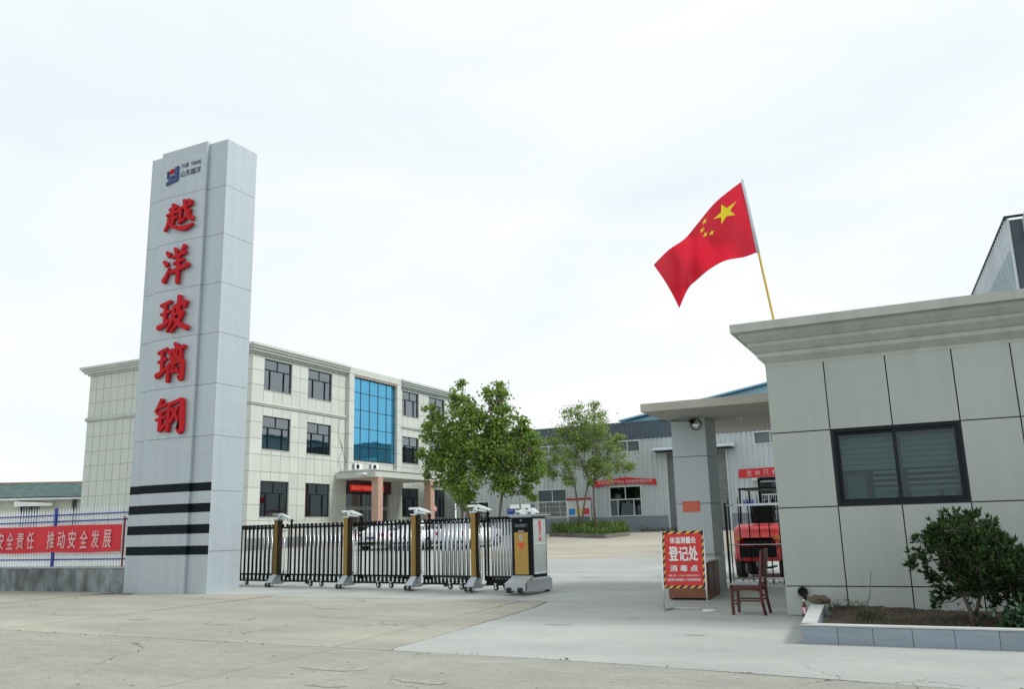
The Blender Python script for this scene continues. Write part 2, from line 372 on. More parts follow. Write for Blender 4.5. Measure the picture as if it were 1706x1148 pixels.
# road along the front (coarse, towards the camera)
road = thing('road', None, None, (0, 0, 0)); road['kind'] = 'structure'
L1 = lambda x: 9.16 + (x + 13.8) * (-.032) - (max(0, x + 4) * .10 if x < 0 else .40)
xs_ = [-60, -34, -24, -13.6, -6.85, 5, 12, 30]
for a, b in zip(xs_, xs_[1:]):
    n = max(3, int((b - a) / .8)); edge = [(a + .011 + (b - a - .022) * i / n, L1(a + (b - a) * i / n) - .012 + rnd.uniform(-.012, .012)) for i in range(n + 1)]
    bx = lambda x: x * 1.0 + (x + 6.9) * .02 + (.35 if x < 0 else 0)
    slab(road, M_rough, edge + [(b - .01, 3.4), (a + .012, 3.4)])
    slab(road, M_rough, [(a + .012, 3.37), (b - .01, 3.37), (b - .01, -4), (a + .012, -4)])
    slab(road, M_rough, [(a + .012, -4.03), (b - .01, -4.03), (b - .01, -40), (a + .012, -40)])
# worn apron, left of the pale entrance
apron = thing('forecourt', None, None, (0, 0, 0)); apron['kind'] = 'structure'
rowy = lambda x: 15.60 if x > -16.3 else 15.85
cols = [-60, -40, -30, -24.6, -19.5, -13.9, -6.98]
for a, b in zip(cols, cols[1:]):
    sk = .55 if b == -6.98 else 0
    n = 8; near = [(a + .012 + (b - a - .024) * i / n, L1(a + (b - a) * i / n) + .012 + rnd.uniform(-.01, .01)) for i in range(n + 1)]
    far_r = (b - .012 - sk, 15.9 if a < -16 else 15.52); far_l = (a + .012, 15.9 if b < -16 else 15.52)
    slab(apron, M_tan, near + [far_r, far_l])
near = ragged((-6.955, 8.945), (-6.15, 8.92), 3, .01)
slab(apron, M_tan, near + [(-6.66, 14.1), (-6.98, 15.50), (-7.50, 15.50), (-7.25, 12.2)])
# pale entrance drive and the strip under the gate
drive = thing('driveway', None, None, (0, 0, 0)); drive['kind'] = 'structure'
near = [(-6.13, 8.94)] + [(x, L1(x) + .014 + rnd.uniform(-.015, .015)) for x in np.arange(-5.7, 11.9, .45)]
slab(drive, M_light, near + [(11.9, 12.2), (-6.42, 12.2), (-6.28, 10.5)])
slab(drive, M_light, [(-6.42, 12.215), (11.9, 12.215), (11.9, 15.5), (-6.93, 15.5), (-6.64, 14.2)])
slab(drive, M_light, ragged((-18.5, 15.56), (-6.95, 15.53), 22, .02)[0:] + [(11.9, 15.53), (11.9, 17.0), (-18.5, 17.0)])
slab(drive, M_light, [(-18.5, 17.012), (-11.5, 17.012), (-11.5, 20.2), (-18.5, 20.2)])
slab(drive, M_light, [(-11.488, 17.012), (-4.6, 17.012), (-4.6, 20.2), (-11.488, 20.2)])
slab(drive, M_light, [(-4.588, 17.012), (12, 17.012), (12, 20.2), (-4.588, 20.2)])
for a, b in ((-18.5, -12.2), (-12.188, -6), (-5.988, 0), (.012, 12)):
    slab(drive, M_light, [(a, 20.212), (b, 20.212), (b, 24), (a, 24)])
    slab(drive, M_light, [(a, 24.012), (b, 24.012), (b, 30), (a, 30)])
yard = thing('yard', None, None, (0, 0, 0)); yard['kind'] = 'structure'
for a, b in ((-80, -31), (-30.985, -25), (-24.985, -18.51)):
    for c, d in ((16.4, 24), (24.015, 32), (32.015, 40)):
        slab(yard, M_light, [(a, c), (b, c), (b, d), (a, d)])
for a, b in ((-18.5, -12), (-11.985, -5), (-4.985, 3), (3.015, 14)):
    for c, d in ((30.015, 36), (36.015, 42), (42.015, 50), (50.015, 58)):
        slab(yard, M_dirt, [(a, c), (b, c), (b, d), (a, d)])
for a, b in ((-80, -52), (-51.985, -37), (-36.985, -29), (-28.985, -18.51)):
    for c, d in ((40.015, 49), (49.015, 62)):
        slab(yard, M_light if b < -30 else M_dirt, [(a, c), (b, c), (b, d), (a, d)])
# spalled patches where the surface has flaked off
for k, (x, y, s) in enumerate(((-5.9, 7.6, .5), (-4.6, 7.2, .35), (-5.3, 6.75, .28), (-2.3, 7.25, .5), (-9.3, 12.1, .6), (-3.1, 6.9, .4), (-1.6, 7.7, .4))):
    mb = MB(); pts = []
    for i in range(18):
        q = 2 * math.pi * i / 18; r = s * rnd.uniform(.45, 1); pts.append((x + r * math.cos(q), y + .35 * r * math.sin(q), .004))
    mb.add(pts, [tuple(range(18))]); mb.build('worn_patch', mat('flaked_patch', (.35, .34, .29), 1, var=.25, scale=8, bump=1, bscale=60), road)

# dark rubber and oil marks left on the pale drive, and grit along the joints
for k, (x, y, a, b) in enumerate(((-5.2, 11.9, .28, .10), (-4.4, 13.0, .10, .05), (-8.4, 21.5, .5, .25), (-3.0, 11.2, .16, .05), (-10.5, 13.4, .45, .18), (-12.8, 11.0, .3, .14))):
    mb = MB(); mb.add([(x + a * rnd.uniform(.5, 1) * math.cos(q), y + b * rnd.uniform(.5, 1) * math.sin(q), gz(y) + .004) for q in np.linspace(0, 2 * math.pi, 17)[:-1]], [tuple(range(16))])
    mb.build('oil_mark', mat('oil_mark', (.29, .30, .28), .8, var=.15, scale=5), drive)
gr = MB()
for k in range(240):
    if k % 2: x = rnd.uniform(-16, 3); y = L1(x) + rnd.gauss(0, .07)
    else: x = rnd.uniform(-13, 3); y = rnd.uniform(5.5, 8.7)
    r = rnd.uniform(.004, .012) * (1 if k % 9 else 1.8); gr.obox((x, y, gz(y)), (r * 1.6, r * .4, 0), (-r * .5, r * 1.3, 0), (0, 0, r * .8))
gr.build('grit', mat('grit', (.32, .31, .28), .9, rnd_isl=.4), road, kind='stuff')

# ------------------------------------------------------------------ sign tower
TX0, TX1, TY0, TY1, TZ = -19.07, -16.19, 15.856, 16.96, 11.96
tower = thing('sign_tower', 'tall grey clad sign tower with red characters and four black stripes', 'sign tower', ((TX0 + TX1) / 2, (TY0 + TY1) / 2, 0))
MB().box(TX0 + .03, TX1 - .03, TY0 + .03, TY1 - .03, -.05, TZ - .02).build('core', M_groove, tower)
jz = [0, 1.02, 2.5, 3.885, 5.215, 6.56, 7.91, 9.26, 10.62, TZ]
fj = [0, 3.885, 5.215, 6.56, 7.91, 9.26, 10.62, TZ]
SLX0, SLX1 = -18.58, -16.86
Ff = Fr((0, TY0, 0), (1, 0, 0), (0, -1, 0)); Fs = Fr((TX1, 0, 0), (0, 1, 0), (1, 0, 0)); Fl = Fr((TX0, 0, 0), (0, 1, 0), (-1, 0, 0)); Fb = Fr((0, TY1, 0), (1, 0, 0), (0, 1, 0))
for a, b in zip(fj, fj[1:]):
    Ff.piece('front_panel', M_clad, tower, TX0 + .031, SLX0, a + .005, b - .005, -.03, 0)
    Ff.piece('front_panel', M_clad, tower, SLX1 + .004, TX1 - .031, a + .005, b - .005, -.03, 0)
    Ff.piece('front_panel', M_clad, tower, SLX0 + .002, SLX1 - .002, a + .005, b - .005 + (.06 if b == TZ else 0), -.03, .085)
for a, b in zip(jz, jz[1:]):
    Fs.piece('side_panel', M_clad, tower, TY0, TY1, a + .005, b - .005, -.03, 0)
    Fl.piece('side_panel', M_clad, tower, TY0, TY1, a + .005, b - .005, -.03, 0)
    Fb.piece('back_panel', M_clad, tower, TX0 + .031, TX1 - .031, a + .005, b - .005, -.03, 0)
MB().box(TX0 + .01, TX1 - .01, TY0 + .01, TY1 - .01, TZ - .02, TZ).build('top_plate', M_clad, tower)
for z0, z1 in ((2.50, 2.71), (1.98, 2.20), (1.46, 1.685), (.95, 1.165)):
    mb = MB()
    Ff.box(mb, TX0 + .001, SLX0 - .001, z0, z1, .0, .006); Ff.box(mb, SLX0 - .006, SLX1 + .006, z0, z1, .085, .092); Ff.box(mb, SLX1 + .001, TX1 + .002, z0, z1, .0, .006)
    Ff.box(mb, SLX1 + .001, SLX1 + .006, z0, z1, .007, .085)
    mb.build('stripe', M_navy, tower)
# the five brush-written characters: strokes as (points, widths) in a 100 x 100 box, y down
CH = {
 'yue': [([(14, 22), (42, 16)], 7), ([(28, 6), (28, 34)], 8), ([(6, 38), (48, 30)], 7), ([(28, 34), (27, 66)], 7), ([(28, 52), (44, 47)], 6), ([(16, 48), (13, 64), (2, 84)], (9, 8, 5)),
         ([(14, 64), (40, 80), (70, 88), (99, 80)], (6, 9, 12, 4)), ([(46, 27), (90, 18)], 6), ([(54, 26), (54, 60), (49, 69)], 7), ([(50, 69), (62, 60)], (6, 3)),
         ([(66, 2), (72, 30), (82, 56), (95, 67)], (9, 8, 8, 6)), ([(95, 68), (94, 54)], (6, 3)), ([(86, 34), (78, 50), (62, 67)], (7, 6, 4)), ([(79, 4), (89, 12)], (6, 9))],
 'yang': [([(11, 9), (24, 20)], (7, 12)), ([(2, 33), (16, 44)], (7, 12)), ([(3, 87), (12, 78), (26, 54)], (13, 10, 4)), ([(43, 3), (52, 15)], (7, 11)), ([(82, 0), (68, 16)], (11, 5)),
          ([(38, 27), (86, 18)], 7), ([(42, 44), (80, 37)], 6), ([(30, 66), (99, 53)], (7, 10)), ([(60, 22), (60, 60), (59, 98)], (9, 10, 8))],
 'bo': [([(6, 20), (40, 12)], 7), ([(8, 45), (38, 38)], 6), ([(0, 80), (20, 74), (42, 60)], (12, 9, 5)), ([(23, 18), (23, 74)], 7), ([(50, 30), (92, 20)], 8), ([(92, 19), (84, 36)], (8, 4)),
        ([(51, 30), (48, 60), (32, 95)], (9, 8, 4)), ([(68, 0), (68, 48)], 9), ([(52, 52), (82, 45)], 6), ([(82, 45), (66, 74), (44, 97)], (9, 8, 4)), ([(54, 60), (72, 78), (99, 93)], (5, 10, 11))],
 'li': [([(4, 20), (36, 12)], 7), ([(6, 44), (34, 37)], 6), ([(0, 80), (18, 73), (38, 60)], (12, 9, 5)), ([(20, 16), (20, 74)], 7), ([(62, 0), (74, 10)], (7, 11)), ([(40, 21), (99, 11)], 7),
        ([(76, 22), (58, 38)], 5), ([(60, 24), (78, 37)], 6), ([(51, 22), (52, 42)], 6), ([(52, 43), (86, 39)], 6), ([(87, 18), (86, 42)], 6), ([(46, 54), (44, 98)], 8), ([(46, 54), (93, 47)], 7),
        ([(93, 47), (91, 94), (81, 86)], (8, 9, 4)), ([(68, 40), (57, 74)], 6), ([(57, 75), (78, 70)], 6), ([(72, 62), (82, 78)], (5, 7))],
 'gang': [([(25, 1), (16, 18), (3, 36)], (10, 8, 4)), ([(14, 23), (41, 16)], 7), ([(9, 41), (39, 34)], 6), ([(7, 59), (39, 52)], 6), ([(24, 38), (21, 88)], 8), ([(20, 90), (43, 70)], (11, 4)),
          ([(51, 18), (48, 94)], (8, 10)), ([(50, 18), (93, 7)], 8), ([(93, 7), (93, 95), (79, 85)], (9, 12, 4)), ([(80, 26), (57, 69)], 7), ([(60, 30), (83, 65)], 7)],
}
def brush(mb, strokes, x0, x1, z0, z1, yf, depth):
    for k, (pts, w) in enumerate(strokes):
        ws = w if isinstance(w, tuple) else tuple([w * 1.05] + [w * .92] * (len(pts) - 2) + [w * 1.1])
        P = [Vector((p[0] / 100, 1 - p[1] / 100)) for p in pts]
        # resample with smoothing
        Q = []; Wd = []
        for i in range(len(P) - 1):
            for s in range(4):
                t = s / 4; a = P[max(i - 1, 0)]; b = P[i]; c = P[i + 1]; d = P[min(i + 2, len(P) - 1)]
                Q.append(.5 * ((2 * b) + (c - a) * t + (2 * a - 5 * b + 4 * c - d) * t * t + (-a + 3 * b - 3 * c + d) * t ** 3)); Wd.append(ws[i] + (ws[i + 1] - ws[i]) * t)
        Q.append(P[-1]); Wd.append(ws[-1])
        Lf = []; Rt = []
        for i, q in enumerate(Q):
            t = (Q[min(i + 1, len(Q) - 1)] - Q[max(i - 1, 0)]).normalized(); n = Vector((-t.y, t.x)); r = Wd[i] / 100 * .62
            Lf.append(q + n * r); Rt.append(q - n * r)
        t0 = (Q[1] - Q[0]).normalized(); t1 = (Q[-1] - Q[-2]).normalized()
        out = Lf + [Q[-1] + t1 * Wd[-1] / 100 * .35] + Rt[::-1] + [Q[0] - t0 * Wd[0] / 100 * .3]
        dd = depth + k * .0013
        mb.prism([(x0 + (x1 - x0) * p.x, yf, z0 + (z1 - z0) * p.y) for p in out], (0, -dd, 0))
YF = TY0 - .085
for nm, x0, x1, z0, z1 in (('yue', -18.30, -17.10, 9.43, 10.45), ('yang', -18.24, -17.20, 7.98, 9.12), ('bo', -18.31, -17.09, 6.64, 7.72), ('li', -18.26, -17.14, 5.31, 6.42), ('gang', -18.23, -17.06, 3.97, 4.96)):
    xm, zm = (x0 + x1) / 2 + .10, (z0 + z1) / 2; x0, x1, z0, z1 = xm + (x0 - xm) * .91, xm + (x1 - xm) * .91, zm + (z0 - zm) * .93, zm + (z1 - zm) * .93
    mb = MB(); brush(mb, CH[nm], x0, x1, z0, z1, YF - .03, .07)
    o = mb.build('raised_character', M_red3d, tower)
    o['label'] = {'yue': 'topmost red brush character', 'yang': 'second red brush character from the top', 'bo': 'third red brush character from the top', 'li': 'fourth red brush character from the top', 'gang': 'lowest red brush character'}[nm]
    pins = MB()
    for a, b in ((.3, .3), (.7, .6)):
        pins.box(x0 + (x1 - x0) * a, x0 + (x1 - x0) * a + .02, YF - .031, YF, z0 + (z1 - z0) * b, z0 + (z1 - z0) * b + .02)
    pins.build('standoff', M_groove, o)
LX0, LX1, LZ0, LZ1 = -18.34, -17.88, 11.02, 11.5
def lpoly(pts): return [(LX0 + (LX1 - LX0) * a / 100, YF - .002, LZ1 - (LZ1 - LZ0) * b / 100) for a, b in pts]
emblem = MB().prism(lpoly([(3, 18), (17, 16), (17, 60), (3, 63)]), (0, -.03, 0)).prism(lpoly([(68, 2), (98, 0), (98, 84), (92, 90), (0, 104), (0, 88), (20, 76), (20, 54), (56, 48), (56, 68), (68, 66)]), (0, -.031, 0)).build('emblem', mat('emblem_blue', (.015, .035, .18), .4), tower)
MB().prism(lpoly([(27, 13), (57, 9), (57, 34), (27, 38)]), (0, -.03, 0)).build('emblem_accent', M_red3d, emblem)
M_ltext = mat('emblem_text', (.02, .05, .10), .5)
lettering('YUE', (-17.67, YF - .004, 11.47), (1, 0, 0), (0, 0, 1), .28, .12, M_ltext, tower, bold=.03)
lettering('YANG', (-17.26, YF - .004, 11.47), (1, 0, 0), (0, 0, 1), .38, .12, M_ltext, tower, bold=.03)
lettering('山东越洋', (-17.44, YF - .004, 11.24), (1, 0, 0), (0, 0, 1), .74, .19, M_ltext, tower, bold=.02)

# ------------------------------------------------------------------ roadside fence with banner, left of the tower
FY = 15.95
low = thing('boundary_wall', 'low weathered grey concrete wall under the picket fence', 'wall', (-24, FY, 0))
xw = [-36, -33.9, -31.2, -28.3, -25.0, -21.75, -19.08]
for a, b in zip(xw, xw[1:]): piece('wall_segment', M_oldwall, low, (a + .008, FY - .05, -.03), (b - a - .016, 0, 0), (0, .24, 0), (0, 0, .655))
MB().box(-36, -19.08, FY - .02, FY + .17, -.03, .62).build('wall_core', M_groove, low)
MB().box(-36, -19.08, FY - .065, FY + .205, .628, .675).build('coping', mat('wall_coping', (.36, .38, .38), .9, var=.2, scale=3), low)
fence = thing('picket_fence', 'white picket fence with blue rails on the low grey wall', 'fence', (-24, FY + .07, .68))
x = -35.9; pm = None
while x < -19.15:
    if pm is None:
        t = MB().add([(-.029, -.008, 0), (.029, -.008, 0), (.029, .008, 0), (-.029, .008, 0), (-.029, -.008, 1.44), (.029, -.008, 1.44), (.029, .008, 1.44), (-.029, .008, 1.44), (0, 0, 1.60)],
                     [(0, 1, 5, 4), (1, 2, 6, 5), (2, 3, 7, 6), (3, 0, 4, 7), (4, 5, 8), (5, 6, 8), (6, 7, 8), (7, 4, 8)])
        pm = bpy.data.meshes.new('picket'); pm.from_pydata(t.v, [], t.f); pm.materials.append(M_picket)
    o = bpy.data.objects.new('picket', pm); C.objects.link(o); o.parent = fence; o.location = (x + 24, 0, .0); x += .118
for z in (2.06, 1.885, .86): MB().box(-36, -19.09, FY + .035, FY + .058, z - .018, z + .018).build('rail', M_blue, fence)
for x in (-33.9, -30.0, -26.05, -22.08): MB().box(x - .04, x + .04, FY - .012, FY + .034, .675, 2.26).build('post', M_blue, fence)
MB().box(-19.34, -19.31, FY - .0, FY + .034, .676, 1.95).build('end_post', mat('maroon_post', (.20, .02, .05), .5), fence)
ban = thing('red_banner', 'long red banner with pale characters tied along the picket fence', 'banner', (-24, FY, 1.03))
mb = MB(); n = 60; x0, x1 = -30.6, -19.345; vs = []
for i in range(n + 1):
    xx = x0 + (x1 - x0) * i / n; d = .012 * math.sin(xx * 5.1) + .008 * math.sin(xx * 13)
    for z in (1.05 + .012 * math.sin(xx * 2.2), 1.40, 1.765 + .008 * math.sin(xx * 1.7)): vs.append((xx, FY - .045 + d, z))
mb.add(vs, [(3 * i + k, 3 * i + 3 + k, 3 * i + 4 + k, 3 * i + 1 + k) for i in range(n) for k in (0, 1)], True)
cl = mb.build('cloth', M_banner, ban)
sp = [-24.78, -24.29, -23.85, -23.40, -22.96, -22.10, -21.66, -21.22, -20.75, -20.30, -19.84]
for ch, cx in zip('落实安全责任推动安全发展', [-25.23] + sp):
    o = lettering(ch, (cx + (.16 if False else 0), FY - .072, 1.39), (1, 0, 0), (0, 0, 1), .30, .46, M_bannertxt, ban, bold=.018, name='character')
for xx in (-30.6, -26.05, -22.08, -19.35):
    MB().tube([(xx, FY - .05, 1.75), (xx, FY + .03, 1.79)], .006, 5).build('tie_cord', M_offw, ban)

# ------------------------------------------------------------------ sliding lattice gate
gate = local_thing('retractable_gate', 'black and silver retractable gate with gilded posts drawn across the entrance', 'gate', (-15.53, 17.8, .08), R(-7.5))
bar_f = None
def gate_bar(s, t, r, m, z0, z1, nm):
    key = (nm, m.name, r, z0, z1)
    if key not in SHARED:
        t_ = MB().tube([(0, 0, z0), (0, 0, z1)], r, 6); t_.sphere((0, 0, z1 + .03), r * 1.25, 6); me = bpy.data.meshes.new(nm); me.from_pydata(t_.v, [], t_.f); me.polygons.foreach_set('use_smooth', t_.sm); me.materials.append(m); SHARED[key] = me
    o = bpy.data.objects.new(nm, SHARED[key]); C.objects.link(o); o.parent = gate; o.location = (s, t, 0)
posts = [.05, 2.56, 4.71, 6.41]
segs = [(-3.6, -.22, .155), (.60, 2.40, .15), (3.05, 4.58, .128), (5.18, 6.36, .108), (6.78, 7.36, .074)]
for k, (a, b, sp_) in enumerate(segs):
    n = int((b - a) / sp_)
    for i in range(n + 1):
        s = a + i * (b - a) / n
        gate_bar(s, -.13, (.027 if k < 2 else .024) if k < 4 else .015, M_black, .22, 1.47, 'black_bar')
        gate_bar(s + (.028 if k < 3 else .034), -.02 if k < 3 else -.15, .010 if k < 2 else (.016 if k < 3 else .021), M_silver, .24, 1.45, 'silver_bar')
        if k < 4: gate_bar(s + .3 * sp_, .2, .012, M_silver, .22, 1.44, 'silver_bar')
for k, (a, b) in enumerate(((-3.7, -.14), (.1, 2.44), (2.68, 4.62), (4.86, 6.4), (6.62, 7.38))):
    for t in (-.15, .16):
        mb = MB().box(a, b, t - .018, t + .018, 1.455, 1.50)
        s = a + .05
        while s < b: mb.sphere((s, t, 1.535), .036, 8); mb.box(s - .012, s + .012, t - .012, t + .012, 1.49, 1.52); s += segs[k][2]
        mb.build('top_rail', M_black, gate)
        if t > 0: continue
        mb = MB().box(a, b, t - .02, t + .02, .275, .315).box(a, b, t - .02, t + .02, .115, .155)
        s = a + .02
        while s < b: mb.box(s, s + segs[k][2] * (.42 if k < 4 else .7), t - .017, t + .017, .155, .275); s += segs[k][2]
        mb.build('bottom_rail', M_black, gate)
    mb = MB(); s = a + .1
    while s < b: mb.box(s, s + .02, -.13, .14, .165, .185); mb.box(s, s + .02, -.13, .14, 1.44, 1.455); s += segs[k][2] * 1.5
    mb.build('scissor_link', M_silver, gate, kind='stuff')
for k in range(4):      # paired dark stiles with chrome hook after each post
    s = (.50, 2.96, 5.08, 6.72)[k]
    mb = MB().box(s - .02, s + .015, -.2, -.165, .22, 1.54).box(s - .10, s - .075, -.2, -.17, .22, 1.54)
    mb.box(s - .02, s + .02, -.2, -.16, 1.54, 1.60); mb.sphere((s, -.18, 1.64), .045, 8); mb.build('stile', M_black, gate)
    mb = MB().tube([(s - .28, -.18, .33), (s - .22, -.2, .40), (s - .14, -.2, .36)], .022, 6).tube([(s - .24, -.19, .36), (s - .24, -.19, 1.38)], .012, 6).tube([(s - .30, -.19, 1.38), (s - .14, -.19, 1.41)], .016, 6)
    mb.build('chain_hook', M_chrome, gate)
for s in (-2.2, -1.18, 1.24, 1.62, 3.52, 3.92, 5.66, 5.98, 6.9, 7.16):     # casters
    for t in (-.17,):
        c = MB().tube([(s, t - .02, .075), (s, t + .02, .075)], .058, 12); ca = c.build('caster', M_rubber, gate)
        MB().tube([(s, t - .024, .075), (s, t + .024, .075)], .028, 8).box(s - .012, s + .012, t - .035, t - .026, .07, .17).box(s - .03, s + .03, t - .035, t + .03, .112 + .03, .16).build('fork', M_chrome, ca)
for k, s in enumerate(posts):
    p = MB().box(s - .07, s + .07, -.30, -.14, .30, 1.665).build('post', M_bronze, gate)
    MB().box(s - .065, s + .055, -.312, -.301, .31, 1.655).build('gold_face', M_gold, p)
    mb = MB()
    for f in (.2, .5, .8): mb.box(s - .065 + f * .12 - .003, s - .065 + f * .12 + .003, -.316, -.3125, .31, 1.655)
    mb.build('flute', M_bronze, p)
    # chrome head piece: flat visor, neck and swept back tail
    h = MB().box(s - .10, s + .10, -.31, -.12, 1.668, 1.69).tube([(s - .01, -.21, 1.69), (s - .01, -.21, 1.79)], .045, 10).tube([(s - .01, -.21, 1.73), (s - .01, -.21, 1.75)], .062, 10)
    h.box(s - .16, s + .08, -.29, -.14, 1.79, 1.84)
    h.prism([(s + .08, -.27, 1.84), (s + .08, -.27, 1.79), (s + .22, -.27, 1.74), (s + .40, -.27, 1.705), (s + .44, -.27, 1.715), (s + .22, -.27, 1.80)], (0, .10, 0)).prism([(s + .04, -.26, 1.75), (s + .04, -.26, 1.71), (s + .34, -.26, 1.675), (s + .34, -.26, 1.69)], (0, .08, 0))
    h.tube([(s + .08, -.3, 1.775), (s + .08, -.1, 1.775)], .035, 10).tube([(s + .3, -.19, 1.70), (s + .3, -.19, 1.66)], .02, 8)
    h.build('chrome_crest', M_chrome, gate)
    # boot with two front wheels and a long rear arm
    f = MB().prism([(s - .11, -.50, .11), (s + .11, -.50, .11), (s + .08, -.31, .30), (s - .08, -.31, .30)], (0, .03, -.04)).box(s - .10, s + .10, -.50, -.10, .06, .11).prism([(s - .08, -.50, .10), (s - .08, -.14, .10), (s - .08, -.14, .30)], (.17, 0, 0))
    f.box(s + .09, s + .14, -.3, .72, .09, .14)
    f.build('boot', M_boot, gate)
    for ds in (-.065, .065):
        w = MB().tube([(s + ds - .035, -.48, .055), (s + ds + .035, -.48, .055)], .055, 14).build('wheel', M_rubber, gate)
        MB().tube([(s + ds - .04, -.48, .055), (s + ds + .04, -.48, .055)], .036, 10).build('hub', M_chrome, w)
    MB().tube([(s + .10, .70, .055), (s + .18, .70, .055)], .05, 12).build('wheel', M_rubber, gate)
# drive cabinet at the leading end
cab = local_thing('gate_drive_cabinet', 'gold and black drive cabinet at the leading end of the gate', 'gate motor', (-8.16, 16.83, .08), R(-7.5))
MB().box(.0, .50, -.30, .26, .30, 1.53).build('housing', M_black, cab)
MB().box(-.03, .54, -.35, .31, 1.53, 1.56).box(-.06, .58, -.38, .34, 1.56, 1.59).build('cap', M_boot, cab)
fp = MB().box(.02, .44, -.306, -.3005, .34, 1.51).build('front_plate', M_navy, cab)
MB().box(.06, .40, -.314, -.307, .36, 1.22).build('gold_plate', M_gold, fp)
MB().prism([(.15, -.316, 1.00), (.31, -.316, 1.00), (.23, -.316, .86)], (0, -.004, 0)).box(.12, .20, -.319, -.316, .97, .995).box(.26, .34, -.319, -.316, .97, .995).build('red_emblem', mat('emblem_red', (.7, .08, .03), .4), fp)
MB().tube([(.23, -.315, 1.12), (.23, -.322, 1.12)], .045, 16).build('badge', M_offw, fp)
lettering('@', (.23, -.324, 1.12), (1, 0, 0), (0, 0, 1), .06, .06, M_black, fp, thick=.001)
MB().box(.15, .31, -.32, -.315, 1.045, 1.052).build('badge_line', M_offw, fp)
lettering('电动伸缩门', (.23, -.308, 1.36), (1, 0, 0), (0, 0, 1), .30, .07, mat('grey_print', (.35, .36, .38), .5), fp)
lettering('◆', (.23, -.308, 1.47), (1, 0, 0), (0, 0, 1), .05, .05, mat('grey_print', (.35, .36, .38), .5), fp)
MB().box(.16, .30, -.312, -.306, 1.23, 1.26).build('brand_strip', mat('grey_print', (.35, .36, .38), .5), fp)
sp_ = MB().box(.501, .51, -.26, .22, .36, 1.50).build('side_plate', mat('pale_steel', (.55, .64, .62), .35, metal=.3), cab)
MB().box(.511, .518, -.25, .21, .97, .99).box(.511, .518, -.25, .21, .37, .41).build('side_trim', M_white, sp_)
q = mat('warning_red', (.62, .08, .09), .5)
MB().prism([(.5115, -.06, 1.46), (.5115, .04, 1.46), (.5115, .01, 1.14), (.5115, -.03, 1.14)], (.004, 0, 0)).lathe([(.0, .0), (.045, .0), (.045, .004), (0, .004)], (.512, -.01, 1.08), 14, 'x').build('exclamation_mark', q, sp_)
MB().prism([(.0, -.60, .20), (.50, -.60, .20), (.50, -.31, .34), (.0, -.31, .34)], (0, 0, -.05)).prism([(.0, -.62, .06), (.0, -.62, .20), (.0, -.30, .33), (.0, -.30, .06)], (.5, 0, 0)).build('front_boot', M_boot, cab)
MB().prism([(.52, -.58, .04), (.52, -.30, .04), (.52, .34, .04), (.60, .28, .04), (.63, -.30, .04)], (0, 0, .22)).prism([(.52, -.30, .265), (.52, .32, .265), (.58, .26, .265), (.60, -.30, .265)], (-.02, 0, .04)).build('side_skirt', M_silver, cab)
for ds in (.10, .38):
    w = MB().tube([(ds - .06, -.58, .065), (ds + .06, -.58, .065)], .065, 14).build('wheel', M_rubber, cab)
    MB().tube([(ds - .065, -.58, .065), (ds + .065, -.58, .065)], .044, 10).build('hub', M_chrome, w)
MB().tube([(.48, .2, .06), (.56, .2, .06)], .06, 12).build('wheel', M_rubber, cab)
h = MB()
for s in (.0, .28): h.box(s - .04, s + .20, -.3, -.12, 1.72, 1.80).tube([(s + .08, -.2, 1.592), (s + .08, -.2, 1.72)], .05, 10)
h.prism([(.42, -.28, 1.76), (.40, -.28, 1.66), (.56, -.28, 1.60), (.60, -.28, 1.62), (.50, -.28, 1.71)], (0, .14, 0)).prism([(.12, -.26, 1.64), (.30, -.26, 1.60), (.38, -.26, 1.61), (.22, -.26, 1.71)], (0, .12, 0)).box(.0, .56, -.2, .1, 1.592, 1.61)
h.build('chrome_crest', M_chrome, cab)

# ------------------------------------------------------------------ three storey office
BX, BY0, BY1, BX0, BZ = -36.6, 38.7, 63.1, -51.2, 12.3
G0 = .30
office = thing('office_building', 'three storey pale tiled office with blue glass stair bay and entrance canopy', 'building', ((BX + BX0) / 2, BY0, .3))
Fa = Fr((BX, 0, 0), (0, 1, 0), (1, 0, 0)); Sa = Fr((0, BY0, 0), (1, 0, 0), (0, -1, 0))
wins = []
for a, b in ((39.75, 42.3), (43.9, 46.4), (55.1, 57.45), (59.0, 61.5)):
    for c, d in ((10.17, 12.12), (6.5, 8.55), (2.42, 4.58)): wins.append((a, b, c, d))
bay = (48.55, 53.9, 6.38, 12.25); door = (48.15, 53.5, .4, 4.6)
holes = wins + [bay, door]
mb = MB()
for r in cut(BY0 + .031, BY1, G0, BZ, holes): Fa.box(mb, *r, -.3, -.03)
mb.build('front_wall', M_stonew, office)
MB().box(BX0, BX - .301, BY0 + .03, BY0 + .3, 0.3, BZ).box(BX0, BX0 + .3, BY0 + .301, BY1, .3, BZ).box(BX0, BX - .3, BY1 - .3, BY1, .8, BZ).build('side_wall', M_stonew, office)
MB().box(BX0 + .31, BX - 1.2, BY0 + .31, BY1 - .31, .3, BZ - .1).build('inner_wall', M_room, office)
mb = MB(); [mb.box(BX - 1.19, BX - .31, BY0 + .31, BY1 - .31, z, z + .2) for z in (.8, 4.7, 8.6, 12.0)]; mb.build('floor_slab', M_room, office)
rows = [(.42, .80), (.80, 1.17), (1.18, 2.2), (2.2, 3.14), (3.14, 4.15), (4.15, 5.12), (5.12, 6.15), (6.15, 7.1), (7.1, 8.1), (8.1, 9.13), (9.42, 10.41), (10.41, 11.32), (11.32, 12.3)]
pil = [(47.95, 48.52), (53.92, 54.45)]
cols = [38.7, 39.75]; cols += [39.75 + .85 * i for i in (1, 2, 3)]; cols += [43.1, 43.9, 44.73, 45.57, 46.4, 47.17, 47.95]
